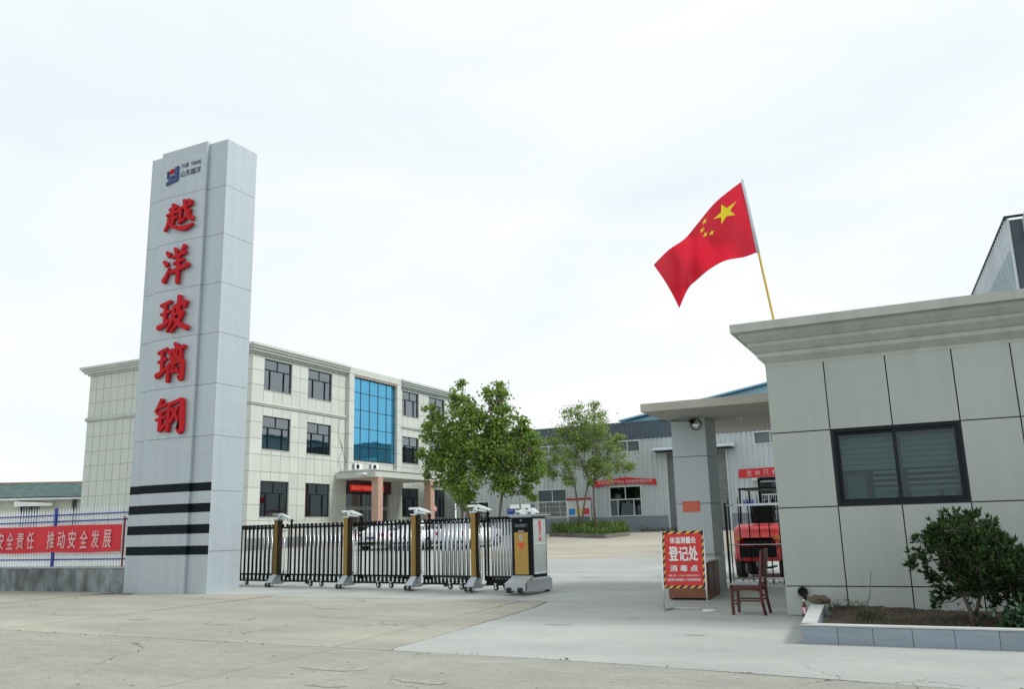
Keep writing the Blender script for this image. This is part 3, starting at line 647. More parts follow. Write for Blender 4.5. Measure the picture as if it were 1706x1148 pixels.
cols += [48.55 + .892 * i for i in range(7)] + [54.45, 55.1, 55.88, 56.67, 57.45, 58.22, 59.0, 59.83, 60.67, 61.5, 62.3, 63.1]
cols = sorted(set(round(c, 3) for c in cols)); g_ = .014
nt_ = 0; stuff = MB()
for z0, z1 in rows:
    m = M_plinth if z1 < 1.2 else M_stone
    for a, b in zip(cols, cols[1:]):
        if b - a < .06: continue
        for r in cut(a + g_, b - g_, z0 + g_, z1 - g_, holes):
            if r[1] - r[0] < .04 or r[3] - r[2] < .04: continue
            if z1 > 1.2 and nt_ < 292: Fa.piece('tile', m, office, *r, -.03, 0); nt_ += 1
            elif z1 <= 1.2: Fa.piece('plinth_stone', m, office, *r, -.03, .02)
            else: Fa.box(stuff, *r, -.03, 0)
scol = [BX0] + [BX0 + .71 * i for i in range(1, 20)] + [BX]
for z0, z1 in rows:
    for a, b in zip(scol, scol[1:]):
        if b - a < .1: continue
        if a < -46.2 and z0 > 1.1 and False: pass
        Sa.box(stuff, a + .02, (b - .02) if b < BX - .1 else b - .031, z0 + g_, z1 - g_, -.03, 0)
stuff.build('wall_tiles', M_stone, office, kind='stuff')
mb = MB()
for a, b in pil:
    for z0, z1 in zip((4.9, 6.1, 7.1, 8.1, 9.3, 10.4, 11.3), (6.1, 7.1, 8.1, 9.3, 10.4, 11.3, 12.4)): Fa.piece('pilaster_stone', M_stone, office, a, b, z0 + .01, z1 - .01, .001, .32)
# belt course and cornice
def run(mb, z0, z1, d):
    mb.box(BX0 - d, BX + d, BY0 - d, BY0 - .001 if d > 0 else BY0, z0, z1); mb.box(BX + .001, BX + d, BY0 + 0, 47.93, z0, z1); mb.box(BX + .001, BX + d, 54.47, BY1 + d, z0, z1); mb.box(BX0 - d, BX0 - .001, BY0, BY1 + d, z0, z1)
for nm, z0, z1, d in (('belt_course', 9.15, 9.25, .07), ('belt_course', 9.252, 9.34, .13), ('belt_course', 9.342, 9.41, .08), ('cornice', 12.30, 12.42, .12), ('cornice', 12.422, 12.58, .30), ('cornice', 12.582, 12.72, .42), ('cornice', 12.722, 12.87, .52)):
    MB().box(BX0 - d, BX + d, BY0 - d, BY0 - .001, z0, z1).build(nm, M_trim, office); MB().box(BX + .001, BX + d, BY0, 47.93, z0, z1).build(nm, M_trim, office)
    MB().box(BX + .001, BX + d, 54.47, BY1 + d, z0, z1).build(nm, M_trim, office); MB().box(BX0 - d, BX0 - .001, BY0, BY1 + d, z0, z1).build(nm, M_trim, office)
MB().box(BX0, BX, BY0, BY1, 12.72, 12.82).build('roof', M_trim, office)
MB().box(BX + .001, BX + .34, 47.94, 54.46, 12.402, 12.86).build('bay_parapet', M_trim, office)
mb = MB(); Fa.box(mb, 48.55, 53.9, 12.25, 12.40, -.1, .30); mb.build('bay_lintel', mat('bay_lintel_stone', (.36, .29, .24), .7), office)
def office_window(a, b, c, d, kind):
    mb = MB(); t = .055; q = -.16; q1 = -.10
    zt = c + (d - c) * .66
    Fa.box(mb, a, a + t, c, d, q, q1); Fa.box(mb, b - t, b, c, d, q, q1); Fa.box(mb, a + t, b - t, c, c + t, q, q1); Fa.box(mb, a + t, b - t, d - t, d, q, q1)
    Fa.box(mb, a + t, b - t, zt - .035, zt + .035, q, q1); m1 = (a + b) / 2
    Fa.box(mb, m1 - .03, m1 + .03, zt + .035, d - t, q, q1)
    l1, l2 = a + (b - a) * .24, a + (b - a) * .74
    Fa.box(mb, l1 - .035, l1 + .035, c + t, zt - .035, q, q1 + .02); Fa.box(mb, l2 - .035, l2 + .035, c + t, zt - .035, q, q1 + .02)
    w = mb.build('window', M_frame, office)
    for u0, u1, z0, z1 in ((a + t, m1 - .03, zt + .035, d - t), (m1 + .03, b - t, zt + .035, d - t), (a + t, l1 - .035, c + t, zt - .035), (l1 + .035, l2 - .035, c + t, zt - .035), (l2 + .035, b - t, c + t, zt - .035)):
        mb = MB(); Fa.box(mb, u0, u1, z0, z1, q + .02, q + .03); mb.build('pane', M_glass, w)
    if kind:
        mb = MB(); z = d - .1; stop = c + (d - c) * (1 - kind)
        while z > stop: Fa.box(mb, a + .08, b - .08, z - .10, z, -.19, -.184); z -= .16
        mb.build('blind', M_blind, w)
    mb = MB(); Fa.box(mb, a, b, c - .03, c - .001, -.16, .04); mb.build('sill', M_trim, w)
    if rnd.random() < .55:
        side = rnd.random() < .5; wc = rnd.uniform(.3, .7); mb = MB(); u = a + .1 if side else b - .1 - wc; n = int(wc / .09)
        for i in range(n): Fa.box(mb, u + i * .09, u + i * .09 + .085, c + .06, d - .1, -.26 - (i % 2) * .02, -.25 - (i % 2) * .02)
        mb.build('curtain', mat('curtain_cloth', (.55, .56, .58), .9), w)
    if rnd.random() < .7:
        mb = MB(); u = rnd.uniform(a + .5, b - .9); Fa.box(mb, u, u + rnd.uniform(.2, .5), c, c + rnd.uniform(.3, .9), -.6, -.45); mb.build('cabinet', M_offw, w)
for i, (a, b, c, d) in enumerate(wins): office_window(a, b, c, d, [.95, .4, .28, .55, .2, .35, .3, .42, .25, .5, .3, .8][i])
# blue glass stair bay
M_bluegl = mat('blue_mirror_glass', (.10, .40, .62), .04, metal=.85, var=.02, spec=.8)
mb = MB(); u0, u1, z0, z1 = bay; nu, nz = 5, 5; zs = [6.38, 7.35, 8.65, 9.95, 11.2, 12.25]; us = [u0 + (u1 - u0) * i / nu for i in range(nu + 1)]
for u in us: Fa.box(mb, u - .018, u + .018, z0, z1, .02, .075)
for z in zs: Fa.box(mb, u0 + .02, u1 - .02, z - .018, z + .018, .022, .073)
cw = mb.build('curtain_wall', M_frame, office)
for a, b in zip(us, us[1:]):
    for c, d in zip(zs, zs[1:]):
        tilt = [rnd.uniform(-.004, .004) for _ in range(4)]
        mb = MB(); mb.add([Fa.p(a + .018, c + .018, .05 + tilt[0]), Fa.p(b - .018, c + .018, .05 + tilt[1]), Fa.p(b - .018, d - .018, .05 + tilt[2]), Fa.p(a + .018, d - .018, .05 + tilt[3])], [(0, 1, 2, 3)])
        for k in range(4): pass
        mb.build('glass_panel', M_bluegl, cw)
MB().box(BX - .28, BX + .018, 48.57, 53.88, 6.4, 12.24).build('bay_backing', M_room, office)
# entrance
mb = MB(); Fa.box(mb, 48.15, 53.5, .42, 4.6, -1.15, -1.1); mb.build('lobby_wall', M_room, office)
mb = MB()
for u in (48.15, 49.9, 50.95, 52.0, 53.43): Fa.box(mb, u, u + .07, .42, 4.0, -.28, -.2)
Fa.box(mb, 48.15, 53.5, 2.9, 3.15, -.285, -.195); dr = mb.build('entrance_door', mat('door_alloy', (.32, .34, .34), .4, metal=.4), office)
for a, b in ((48.22, 49.9), (49.97, 50.95), (51.02, 52.0), (52.07, 53.43)):
    for c, d in ((.45, 2.9), (3.15, 4.0)):
        mb = MB(); Fa.box(mb, a, b, c, d, -.25, -.24); mb.build('pane', M_glass, dr)
sg = MB().box(BX - .15, BX + .12, 48.2, 53.45, 4.05, 4.95).build('led_sign', mat('dark_red_case', (.07, .008, .012), .4), office)
MB().box(BX + .121, BX + .127, 48.45, 52.5, 4.22, 4.62).build('led_field', mat('led_red', (.75, .02, .02), .5, emit=.35), sg)
lettering('安全生产  预防为主  欢迎光临', (BX + .13, 50.5, 4.42), (0, 1, 0), (0, 0, 1), 3.7, .24, mat('led_text', (.9, .35, .2), .5, emit=.3), sg)
can = MB().box(BX + .321, -33.3, 46.95, 55.3, 4.95, 5.38).box(BX + .001, BX + .32, 46.95, 47.93, 4.95, 5.38).box(BX + .321, -33.22, 46.87, 55.38, 5.385, 5.47).build('entrance_canopy', M_trim, office)
for y in (47.3, 53.9):
    c_ = MB().box(-33.85, -33.32, y, y + .55, .4, 4.948).build('column', M_pink, can)
MB().tube([(-33.32, 54.5, 2.9), (-33.27, 54.5, 2.9)], .22, 4).build('wall_sign', mat('pink_lozenge', (.75, .42, .42), .6), office)
lettering('仓', (-33.25, 54.5, 2.9), (0, 1, 0), (0, 0, 1), .15, .15, M_red3d, office)
for k, (x, y, lab) in enumerate(((-35.3, 47.0, 'white air conditioner unit at the near end of the canopy roof'), (-34.7, 48.1, 'white air conditioner unit farther along the canopy roof'))):
    ac = thing('air_conditioner', lab, 'air conditioner', (x, y, 5.47), 'air conditioners on the entrance canopy')
    MB().box(x, x + .30, y, y + .78, 5.51, 5.92).box(x, x + .06, y + .1, y + .2, 5.47, 5.51).box(x, x + .06, y + .6, y + .7, 5.47, 5.51).build('casing', M_white, ac)
    MB().lathe([(.17, 0), (.17, .02), (.14, .02), (.14, .01), (.0, .01)], (x + .302, y + .30, 5.71), 18, 'x').build('fan_guard', M_frame, ac)
    MB().box(x + .04, x + .26, y - .012, y - .002, 5.56, 5.87).build('side_grille', mat('grey_grille', (.3, .32, .33), .6), ac)
MB().tube([(BX + .02, 47.6, 5.5), (BX + .05, 47.2, 6.2), (BX + .02, 47.7, 7.1), (BX + .05, 47.1, 7.9), (BX + .02, 47.3, 9.1)], .010, 5).tube([(BX + .02, 47.4, 7.6), (BX + .05, 47.8, 6.6), (BX + .3, 48.1, 5.6)], .009, 5).build('drain_hose', M_frame, office)
fl = thing('floodlight', 'small white floodlight at the near corner of the entrance canopy', 'lamp', (-34.1, 46.85, 5.12))
MB().box(-34.35, -33.85, 46.35, 46.80, 5.10, 5.22).box(-34.15, -34.05, 46.80, 46.95, 5.10, 5.16).build('lamp_head', M_white, fl)

# ------------------------------------------------------------------ green roofed bungalow at the far left
ang = math.atan2(3.7, 4.8) * .9
bung = local_thing('bungalow', 'low cream bungalow with green tiled roof beyond the fence', 'house', (-60.2, 45.2, .5), ang)
Lb = 16
wv = MB(); hb = [(-4.1, -2.7, 1.2, 3.6), (-12.6, -11.2, 1.2, 3.6)]
Fg = Fr((0, 0, 0), (1, 0, 0), (0, -1, 0))
for r in cut(-Lb, 1.2, 0, 3.95, hb): Fg.box(wv, *r, -.25, 0)
wv.box(.95, 1.2, .25, 6, 0, 3.95).box(-Lb, -Lb + .25, .25, 6, 0, 3.95).box(-Lb, 1.2, 6, 6.2, 0, 3.95)
wv.build('wall', mat('cream_render', (.55, .56, .47), .9), bung)
MB().box(-Lb - .3, 1.5, -.55, -.45, 3.93, 4.12).box(-Lb - .3, 1.5, -.449, -.0, 3.93, 3.98).build('eave_fascia', M_white, bung)
rf = MB().prism([(-Lb - .3, -.6, 4.1), (-Lb - .3, 3.1, 5.35), (-Lb - .3, 6.6, 4.1)], (Lb + 1.8, 0, 0)).build('roof', mat('roof_underlay', (.03, .06, .06), .9), bung)
M_rt = mat('green_roof_tile', (.075, .14, .13), .55, var=.25, scale=3, rnd_obj=.15, rnd_isl=.2)
rr = MB(); sl_ = Vector((0, 3.7, 1.25)); nn_ = 12
for i in range(nn_):
    for j in range(46):
        o = Vector((-Lb - .3 + j * .387, -.62, 4.12)) + sl_ * (i / nn_); rr.obox(o + Vector((0, 0, .02)), (.375, 0, 0), sl_ * (1.12 / nn_) + Vector((0, 0, -.03)), (0, -.01, .035))
rr.build('roof_tiles', M_rt, rf, kind='stuff')
rg = MB().tube([(-Lb - .3, 3.1, 5.42), (1.5, 3.1, 5.42)], .10, 8).build('ridge', mat('orange_ridge', (.22, .15, .10), .8), rf)
for a, b, c, d in hb:
    mb = MB()
    for u in (a, (a + b) / 2, b - .05): Fg.box(mb, u, u + .05, c, d, -.12, -.06)
    for z in (c, d - .05, c + 1.5): Fg.box(mb, a + .05, b - .05, z, z + .05, -.118, -.062)
    w = mb.build('window', mat('brown_frame', (.06, .035, .03), .6), bung)
    mb = MB(); Fg.box(mb, a, b, c, d, -.15, -.14); mb.build('pane', M_carg, w)
MB().prism([(-4.3, 0, 3.55), (-1.6, 0, 3.55), (-1.6, 0, 3.72), (-4.3, 0, 3.9)], (0, -.7, -.1)).build('awning', M_offw, bung)
MB().box(-.30, -.02, -.12, -.001, 0, 3.93).build('downpipe', mat('dark_green_pipe', (.02, .05, .04), .5), bung)

# ------------------------------------------------------------------ warehouse
HY, HX0, HX1 = 56.9, -32.9, 2.8
hall = thing('warehouse', 'long pale corrugated warehouse with slate blue band and grey plinth', 'warehouse', ((HX0 + HX1) / 2, HY, .9))
Fh = Fr((0, HY, 0), (1, 0, 0), (0, -1, 0))
hw = [(-32.0, -30.05, 2.05, 3.35), (-26.05, -23.78, 2.04, 4.03), (-20.56, -18.24, 1.98, 4.02), (-10.38, -8.0, 2.0, 3.92)]
hu = [(-30.6, -28.2, 6.35, 7.14), (-26.4, -23.8, 6.35, 7.14), (-20.0, -18.15, 6.35, 7.14), (-10.4, -8.3, 6.32, 7.14)]
hd = [(-16.35, -12.25, .9, 6.1)]
mb = MB(); corrugate(mb, Fh, HX0, HX1, 1.95, 7.17, .34, .075, hw + hu + hd); mb.build('siding', M_siding, hall)
mb = MB()
for r in cut(HX0, HX1, .5, 1.95, hd): Fh.box(mb, *r, -.2, .06)
mb.build('plinth', M_grey, hall)
mb = MB(); corrugate(mb, Fh, HX0, HX1, 7.17, 8.35, .30, .045, (), .05); mb.build('band', M_band, hall)
MB().box(HX0, HX1, HY - .10, HY + .1, 8.35, 8.45).build('roof_flashing', M_band, hall)
MB().box(HX0, HX1, HY - .055, HY - .005, 7.15, 7.19).build('flashing', M_white, hall)
mb = MB()
for r in cut(HX0 + .02, HX1, .5, 8.35, hw + hu + hd): Fh.box(mb, *r, -.3, -.02)
mb.box(HX0, HX0 + .05, HY + .02, 90, .9, 8.4).box(HX0 + .05, HX1, 89.9, 90, .9, 8.4).build('core_wall', mat('inside_sheet', (.2, .22, .23), .8), hall)
MB().box(HX0, HX1, HY + .1, 90, 8.30, 8.40).build('roof', M_band, hall)
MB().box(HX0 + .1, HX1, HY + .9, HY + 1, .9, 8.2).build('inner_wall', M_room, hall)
for k, (a, b, c, d) in enumerate(hw + hu):
    mb = MB(); up = c > 5; t = .05
    zt = c + (d - c) * .56
    Fh.box(mb, a, a + t, c, d, -.08, .085); Fh.box(mb, b - t, b, c, d, -.08, .085); Fh.box(mb, a + t, b - t, c, c + t, -.08, .085); Fh.box(mb, a + t, b - t, d - t, d, -.08, .085)
    if up:
        m1 = [(a + b) / 2]
        for m_ in m1: Fh.box(mb, m_ - .025, m_ + .025, c + t, d - t, -.06, .03)
        cells = [(a + t, m1[0] - .025, c + t, d - t), (m1[0] + .025, b - t, c + t, d - t)]
    else:
        Fh.box(mb, a + t, b - t, zt - .03, zt + .03, -.06, .03); m1 = (a + b) / 2; l1 = a + (b - a) * .25; l2 = a + (b - a) * .75
        Fh.box(mb, m1 - .02, m1 + .02, zt + .03, d - t, -.06, .03)
        for l in (l1, l2): Fh.box(mb, l - .02, l + .02, c + t, zt - .03, -.06, .03)
        cells = [(a + t, m1 - .02, zt + .03, d - t), (m1 + .02, b - t, zt + .03, d - t), (a + t, l1 - .02, c + t, zt - .03), (l1 + .02, l2 - .02, c + t, zt - .03), (l2 + .02, b - t, c + t, zt - .03)]
    w = mb.build('window', M_white, hall)
    for r in cells:
        mb = MB(); Fh.box(mb, *r, -.04, -.03); mb.build('pane', mat('dull_glass', (.13, .17, .18), .15, var=.15, scale=.7) if up else M_glass2, w)
    if k in (0, 1, 3):
        mb = MB(); u = a + .1
        while u < b - .05: Fh.box(mb, u, u + .016, c + .05, zt, .055, .07); u += .115
        for z in (c + .35, c + .75): Fh.box(mb, a + .05, b - .05, z, z + .02, .071, .08)
        mb.build('grille', M_white, w)
# roller shutter with hood
sh = MB(); z = .9
a, b = -16.3, -12.3
while z < 6.1: sh.add([Fh.p(a, z, -.1), Fh.p(b, z, -.1), Fh.p(b, z + .05, -.06), Fh.p(a, z + .05, -.06), Fh.p(b, z + .13, -.06), Fh.p(a, z + .13, -.06), Fh.p(b, z + .14, -.1), Fh.p(a, z + .14, -.1)], [(0, 1, 2, 3), (3, 2, 4, 5), (5, 4, 6, 7)]); z += .14
shut = sh.build('roller_shutter', M_shutter, hall)
for u_ in (-16.42, -12.3):
    mb = MB(); Fh.box(mb, u_, u_ + .12, .9, 6.15, -.15, .10); mb.build('guide_rail', M_siding, shut)
MB().prism([(-17.1, HY - .05, 6.55), (-17.1, HY - 1.0, 6.32), (-17.1, HY - 1.0, 6.24), (-17.1, HY - .05, 6.24)], (5.5, 0, 0)).build('door_hood', mat('hood_sheet', (.45, .52, .54), .5), hall)
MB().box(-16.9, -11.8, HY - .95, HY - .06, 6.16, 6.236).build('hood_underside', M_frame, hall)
MB().box(-10.7, -7.6, HY - .35, HY - .05, 3.98, 4.14).build('window_ledge', mat('pale_awning', (.62, .64, .56), .7), hall)
# second hall behind
h2 = thing('rear_warehouse', 'light blue gabled warehouse roof rising behind the slate band', 'warehouse', (-8, 74, 1))
MB().prism([(-22.2, 66, 9.6), (-22.2, 66, 2), (6, 66, 2), (6, 66, 9.6), (-8.1, 66, 12.0)], (0, 22, 0)).build('body', mat('rear_sheet', (.33, .55, .62), .5), h2)
mb = MB(); Fk = Fr((0, 65.98, 0), (1, 0, 0), (0, -1, 0)); corrugate(mb, Fk, -22.1, 6, 8, 9.58, .5, .06); mb.build('siding', mat('rear_sheet', (.33, .55, .62), .5), h2)
for s in (-1, 1):
    xe = -8.1 + s * 14.5
    MB().prism([(-8.1, 65.5, 12.04), (xe, 65.5, 9.62), (xe, 65.5, 9.74), (-8.1, 65.5, 12.16)], (0, 23, 0)).build('roof_sheet', M_bluroof, h2)
# banners and small signs on the warehouse
b1 = thing('red_banner', 'sagging red banner above the middle warehouse window', 'banner', (-19.2, HY - .1, 4.1), 'banners on the warehouse')
mb = MB(); n = 24; vs = []
for i in range(n + 1):
    t = i / n; x = -21.6 + 4.5 * t; zc = 4.23 + .16 * math.sin(math.pi * t) - .02 * t; hh = .24 - .06 * abs(math.sin(6 * t))
    vs += [(x, HY - .12 - .03 * math.sin(9 * t), zc - hh), (x, HY - .12 + .02 * math.sin(11 * t), zc + hh)]
mb.add(vs, [(2 * i, 2 * i + 2, 2 * i + 3, 2 * i + 1) for i in range(n)], True); mb.build('cloth', M_banner, b1)
lettering('安全生产重于泰山 坚持隐患排查治理', (-19.35, HY - .17, 4.33), (1, 0, 0), (0, 0, 1), 3.9, .24, M_bannertxt, b1, bold=.02)
b2 = thing('red_banner', 'taut red banner on the warehouse to the right of the shutter', 'banner', (-8.5, HY - .1, 4.3), 'banners on the warehouse')
MB().add([(-11.55, HY - .1, 4.20), (-3.5, HY - .12, 4.26), (-3.5, HY - .12, 4.82), (-8, HY - .1, 4.80), (-11.5, HY - .1, 4.76)], [(0, 1, 2, 3, 4)]).build('cloth', M_banner, b2)
for ch, cx in zip('生命只有一次安全伴您一生', [-10.85 + .53 * i for i in range(12)]): lettering(ch, (cx, HY - .13, 4.49), (1, 0, 0), (0, 0, 1), .34, .34 if ch != '一' else .05, M_bannertxt, b2, bold=.02, name='character')
for nm, x0, x1, z0, z1, lab in (('wall_sign', -28.5, -27.93, 2.37, 2.78, 'small blue sign on the warehouse left of the barred window'), ('wall_sign', -11.4, -10.75, 2.50, 2.78, 'small blue sign on the warehouse seen above the side gate')):
    s = thing(nm, lab, 'sign', ((x0 + x1) / 2, HY - .1, z0), 'blue signs on the warehouse')
    MB().box(x0, x1, HY - .10, HY - .06, z0, z1).build('plate', M_bluesign, s)
    lettering('生产车间', ((x0 + x1) / 2, HY - .101, (z0 + z1) / 2 + .06), (1, 0, 0), (0, 0, 1), (x1 - x0) * .75, .09, M_wprint, s, thick=.003)
nb = thing('notice_board', 'white notice board with red, blue and yellow blocks between the trees', 'notice board', (-22.8, HY - .2, 1.9))
MB().box(-23.68, -21.95, HY - .22, HY - .16, 2.08, 3.22).box(-23.72, -23.66, HY - .2, HY - .14, .9, 3.3).box(-21.99, -21.93, HY - .2, HY - .14, .9, 3.3).build('board', M_white, nb)
MB().box(-23.74, -21.9, HY - .25, HY - .14, 3.2, 3.32).build('board_hood', M_red3d, nb)
for x0, x1, c in ((-23.6, -23.1, (.02, .25, .62)), (-23.05, -22.75, (.65, .62, .03)), (-22.7, -22.5, (.75, .5, .12)), (-22.45, -22.02, (.6, .07, .06))):
    MB().box(x0, x1, HY - .225, HY - .2205, 2.18, 2.62).build('poster_block', mat('poster_' + str(x0), c, .6), nb)
mb = MB()
for k in range(6):
    for c_ in range(4): mb.box(-23.6 + c_ * .42, -23.6 + c_ * .42 + .34, HY - .223, HY - .2205, 2.72 + k * .06, 2.735 + k * .06)
mb.box(-23.6, -22.0, HY - .223, HY - .2205, 3.1, 3.14); mb.build('printed_lines', mat('grey_lines', (.3, .35, .4), .7), nb)

# ------------------------------------------------------------------ tall shed at the right edge
shed = local_thing('tall_shed', 'tall steel shed with pale ribbed side wall behind the gatehouse', 'shed', (3.07, 31.07, 0), R(3.5))
Fp = Fr((0, 0, 0), (0, 1, 0), (-1, 0, 0)); LS = 46
mb = MB(); corrugate(mb, Fp, 0, LS, 9.9, 10.98, .42, .06); mb.build('upper_siding', mat('pale_steel_siding', (.52, .59, .62), .45, metal=.1, stain=.1), shed)
mb = MB(); corrugate(mb, Fp, 0, LS, .3, 9.9, .42, .06); mb.build('lower_siding', mat('blue_grey_siding', (.33, .43, .46), .45, metal=.1, stain=.1), shed)
MB().box(.05, 10, .02, LS, .2, 10.9).build('body', mat('slate_front', (.075, .10, .125), .7), shed)
MB().box(-.02, .05, -.04, .02, .1, 10.96).build('corner_trim', M_siding, shed)
MB().box(-.09, .06, .02, LS, 10.98, 11.03).box(-.09, 10, -.08, .018, 10.97, 11.03).build('parapet_trim', M_frame, shed)
MB().prism([(.42, -.02, 10.40), (.42, -1.0, 10.70), (.42, -1.0, 11.1), (.42, -.02, 10.8)], (9, 0, 0)).build('front_hood', M_siding, shed)
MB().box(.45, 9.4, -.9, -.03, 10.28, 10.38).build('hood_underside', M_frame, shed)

# ------------------------------------------------------------------ gatehouse
GX, GY, GX1, GY1 = -2.25, 13.82, 6.2, 20.5
gh = thing('gatehouse', 'grey panelled gatehouse with stepped cornice and one dark window', 'building', ((GX + GX1) / 2, GY, 0))
Fq = Fr((0, GY, 0), (1, 0, 0), (0, -1, 0))
gw = (-1.355, .392, 1.595, 2.745)
mb = MB()
for r in cut(GX + .02, GX1, 0, 3.86, [gw]): Fq.box(mb, *r, -.22, -.022)
mb.box(GX + .022, GX + .22, GY + .221, GY1, 0, 3.86).box(GX1 - .2, GX1, GY + .221, GY1, 0, 3.86).box(GX + .221, GX1 - .201, GY1 - .2, GY1, 0, 3.86).build('wall_core', M_groove, gh)
vx = [GX, -1.372, -.492, .405, 1.16, 2.04, 2.92, 3.8, 4.68, GX1]; vz = [.0, .428, 1.592, 2.748, 3.86]
for a, b in zip(vx, vx[1:]):
    for c, d in zip(vz, vz[1:]):
        for r in cut(a + .009, b - .009, c + .009, d - .009, [gw]):
            if r[1] - r[0] > .05 and r[3] - r[2] > .05: Fq.piece('wall_panel', M_panel, gh, *r, -.022, 0)
Fw = Fr((GX, 0, 0), (0, 1, 0), (-1, 0, 0))
yy = [GY + .001, 15.0, 16.2, 17.4, 18.6, GY1]
for a, b in zip(yy, yy[1:]):
    for c, d in zip(vz, vz[1:]): Fw.piece('wall_panel', M_panel, gh, a + .009, b - .009, c + .009, d - .009, -.022, 0)
# stepped cornice with sloping undersides
prof = [(.004, 3.81), (.004, 3.86), (.10, 3.96), (.10, 4.03), (.125, 4.035), (.215, 4.13), (.215, 4.19), (.24, 4.195), (.33, 4.28), (.33, 4.335), (.36, 4.34), (.43, 4.345), (.43, 4.48)]
mb = MB(); vs = []
for d, z in prof: vs += [(GX1 + d, GY - d, z), (GX - d, GY - d, z), (GX - d, GY1 + d, z), (GX1 + d, GY1 + d, z)]
fs = [(4 * i + j, 4 * i + (j + 1) % 4, 4 * i + 4 + (j + 1) % 4, 4 * i + 4 + j) for i in range(len(prof) - 1) for j in range(4)]
fs.append(tuple(4 * (len(prof) - 1) + j for j in range(4))); mb.add(vs, fs); mb.build('cornice', M_corn, gh)
# sliding window
a, b, c, d = gw; mb = MB(); t = .032
Fq.box(mb, a, a + t, c, d, -.16, -.03); Fq.box(mb, b - t, b, c, d, -.16, -.03); Fq.box(mb, a + t, b - t, c, c + .05, -.16, -.03); Fq.box(mb, a + t, b - t, d - .04, d, -.16, -.03)
gwf = mb.build('window', M_frame, gh)
mid = (a + b) / 2
for k, (u0, u1, dd) in enumerate(((a + t, mid + .035, -.13), (mid - .035, b - t, -.09))):
    mb = MB(); Fq.box(mb, u0, u0 + .05, c + .051, d - .041, dd, dd + .03); Fq.box(mb, u1 - .05, u1, c + .051, d - .041, dd, dd + .03)
    Fq.box(mb, u0 + .05, u1 - .05, c + .051, c + .10, dd, dd + .03); Fq.box(mb, u0 + .05, u1 - .05, d - .09, d - .041, dd, dd + .03); mb.build('sash', M_frame, gwf)
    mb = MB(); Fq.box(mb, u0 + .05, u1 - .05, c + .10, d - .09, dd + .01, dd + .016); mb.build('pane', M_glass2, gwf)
mb = MB(); z = d - .13
while z > 2.16: Fq.box(mb, a + .08, mid - .05, z - .072, z, -.30, -.295); Fq.box(mb, mid + .05, b - .08, z - .072, z, -.30, -.295); z -= .082
Fq.box(mb, a + .08, mid - .05, 2.13, 2.15, -.31, -.29)
mb.build('blind', mat('olive_blind', (.42, .44, .37), .8), gwf)
mb = MB(); z = 2.10
while z > 1.80: Fq.box(mb, a + .50, mid - .05, z - .035, z, -.33, -.325); Fq.box(mb, mid + .10, b - .10, z - .035, z, -.33, -.325); z -= .085
mb.build('blind_slat', mat('pale_slat', (.5, .52, .5), .8), gwf)
mb = MB(); Fq.box(mb, a + .10, a + .36, c + .05, 2.08, -.7, -.6); Fq.box(mb, a + .5, a + .78, c + .05, c + .26, -.5, -.4); Fq.box(mb, mid + .12, mid + .5, c + .05, c + .27, -.52, -.4); Fq.box(mb, mid + .56, b - .15, c + .05, c + .27, -.55, -.4)
mb.build('desk_clutter', mat('clutter_grey', (.36, .40, .40), .7), gwf)
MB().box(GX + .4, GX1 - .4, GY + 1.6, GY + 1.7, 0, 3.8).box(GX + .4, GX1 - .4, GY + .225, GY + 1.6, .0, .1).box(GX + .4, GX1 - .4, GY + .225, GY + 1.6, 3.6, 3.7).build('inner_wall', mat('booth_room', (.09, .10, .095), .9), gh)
# canopy to the pillar
cnp = thing('gate_canopy', 'flat concrete canopy joined to the gatehouse on one pillar', 'canopy', (-4.0, 17, 0))
MB().box(-4.92, GX - .002, 15.575, 20.5, 3.50, 3.655).build('canopy_slab', M_soffit, cnp)
MB().box(-4.72, -4.12, 17.15, 17.95, .0, 3.499).build('pillar_core', M_groove, cnp)
pz = [.02, .79, 1.78, 2.72, 3.497]
for c, d in zip(pz, pz[1:]):
    piece('pillar_panel', M_pillar, cnp, (-4.77, 17.10, c + .006), (.70, 0, 0), (0, .05, 0), (0, 0, d - c - .012))
    piece('pillar_panel', M_pillar, cnp, (-4.77, 17.951, c + .006), (.70, 0, 0), (0, .05, 0), (0, 0, d - c - .012))
    piece('pillar_panel', M_pillar, cnp, (-4.119, 17.152, c + .006), (.049, 0, 0), (0, .797, 0), (0, 0, d - c - .012))
    piece('pillar_panel', M_pillar, cnp, (-4.77, 17.152, c + .006), (.049, 0, 0), (0, .797, 0), (0, 0, d - c - .012))
nt_o = thing('paper_notice', 'orange red paper notice stuck on the canopy pillar', 'notice', (-4.5, 17.09, 1.6))
MB().box(-4.635, -4.285, 17.093, 17.099, 1.62, 1.83).build('sheet', M_poster, nt_o)
mb = MB(); [mb.box(-4.60, -4.32 - .03 * (k % 2), 17.0905, 17.0925, 1.65 + .033 * k, 1.657 + .033 * k) for k in range(5)]; mb.build('printed_lines', mat('faint_print', (.72, .3, .2), .8), nt_o)
cv = thing('security_camera', 'round security camera with coiled cable at the top of the pillar', 'camera', (-4.25, 17.0, 3.35))
mb = MB().tube([(-4.25 + .11 * math.cos(q), 17.07, 3.36 + .11 * math.sin(q)) for q in np.linspace(0, 6.2, 20)], .008, 5).tube([(-4.36, 17.07, 3.44), (-4.8, 17.08, 3.47), (-5.0, 16.9, 3.49)], .007, 5)
mb.build('cable', M_black, cv)
MB().sphere((-4.22, 17.04, 3.35), .085, 12, (1, .6, 1)).build('dome', M_silver, cv)
MB().tube([(-4.36, 17.06, 3.44), (-4.30, 16.97, 3.39)], .03, 8).box(-4.35, -4.28, 17.0, 17.099, 3.40, 3.46).build('mount', M_black, cv)
lp = thing('ceiling_lamp', 'small bulb holder under the canopy soffit', 'lamp', (-3.43, 17.6, 3.4))
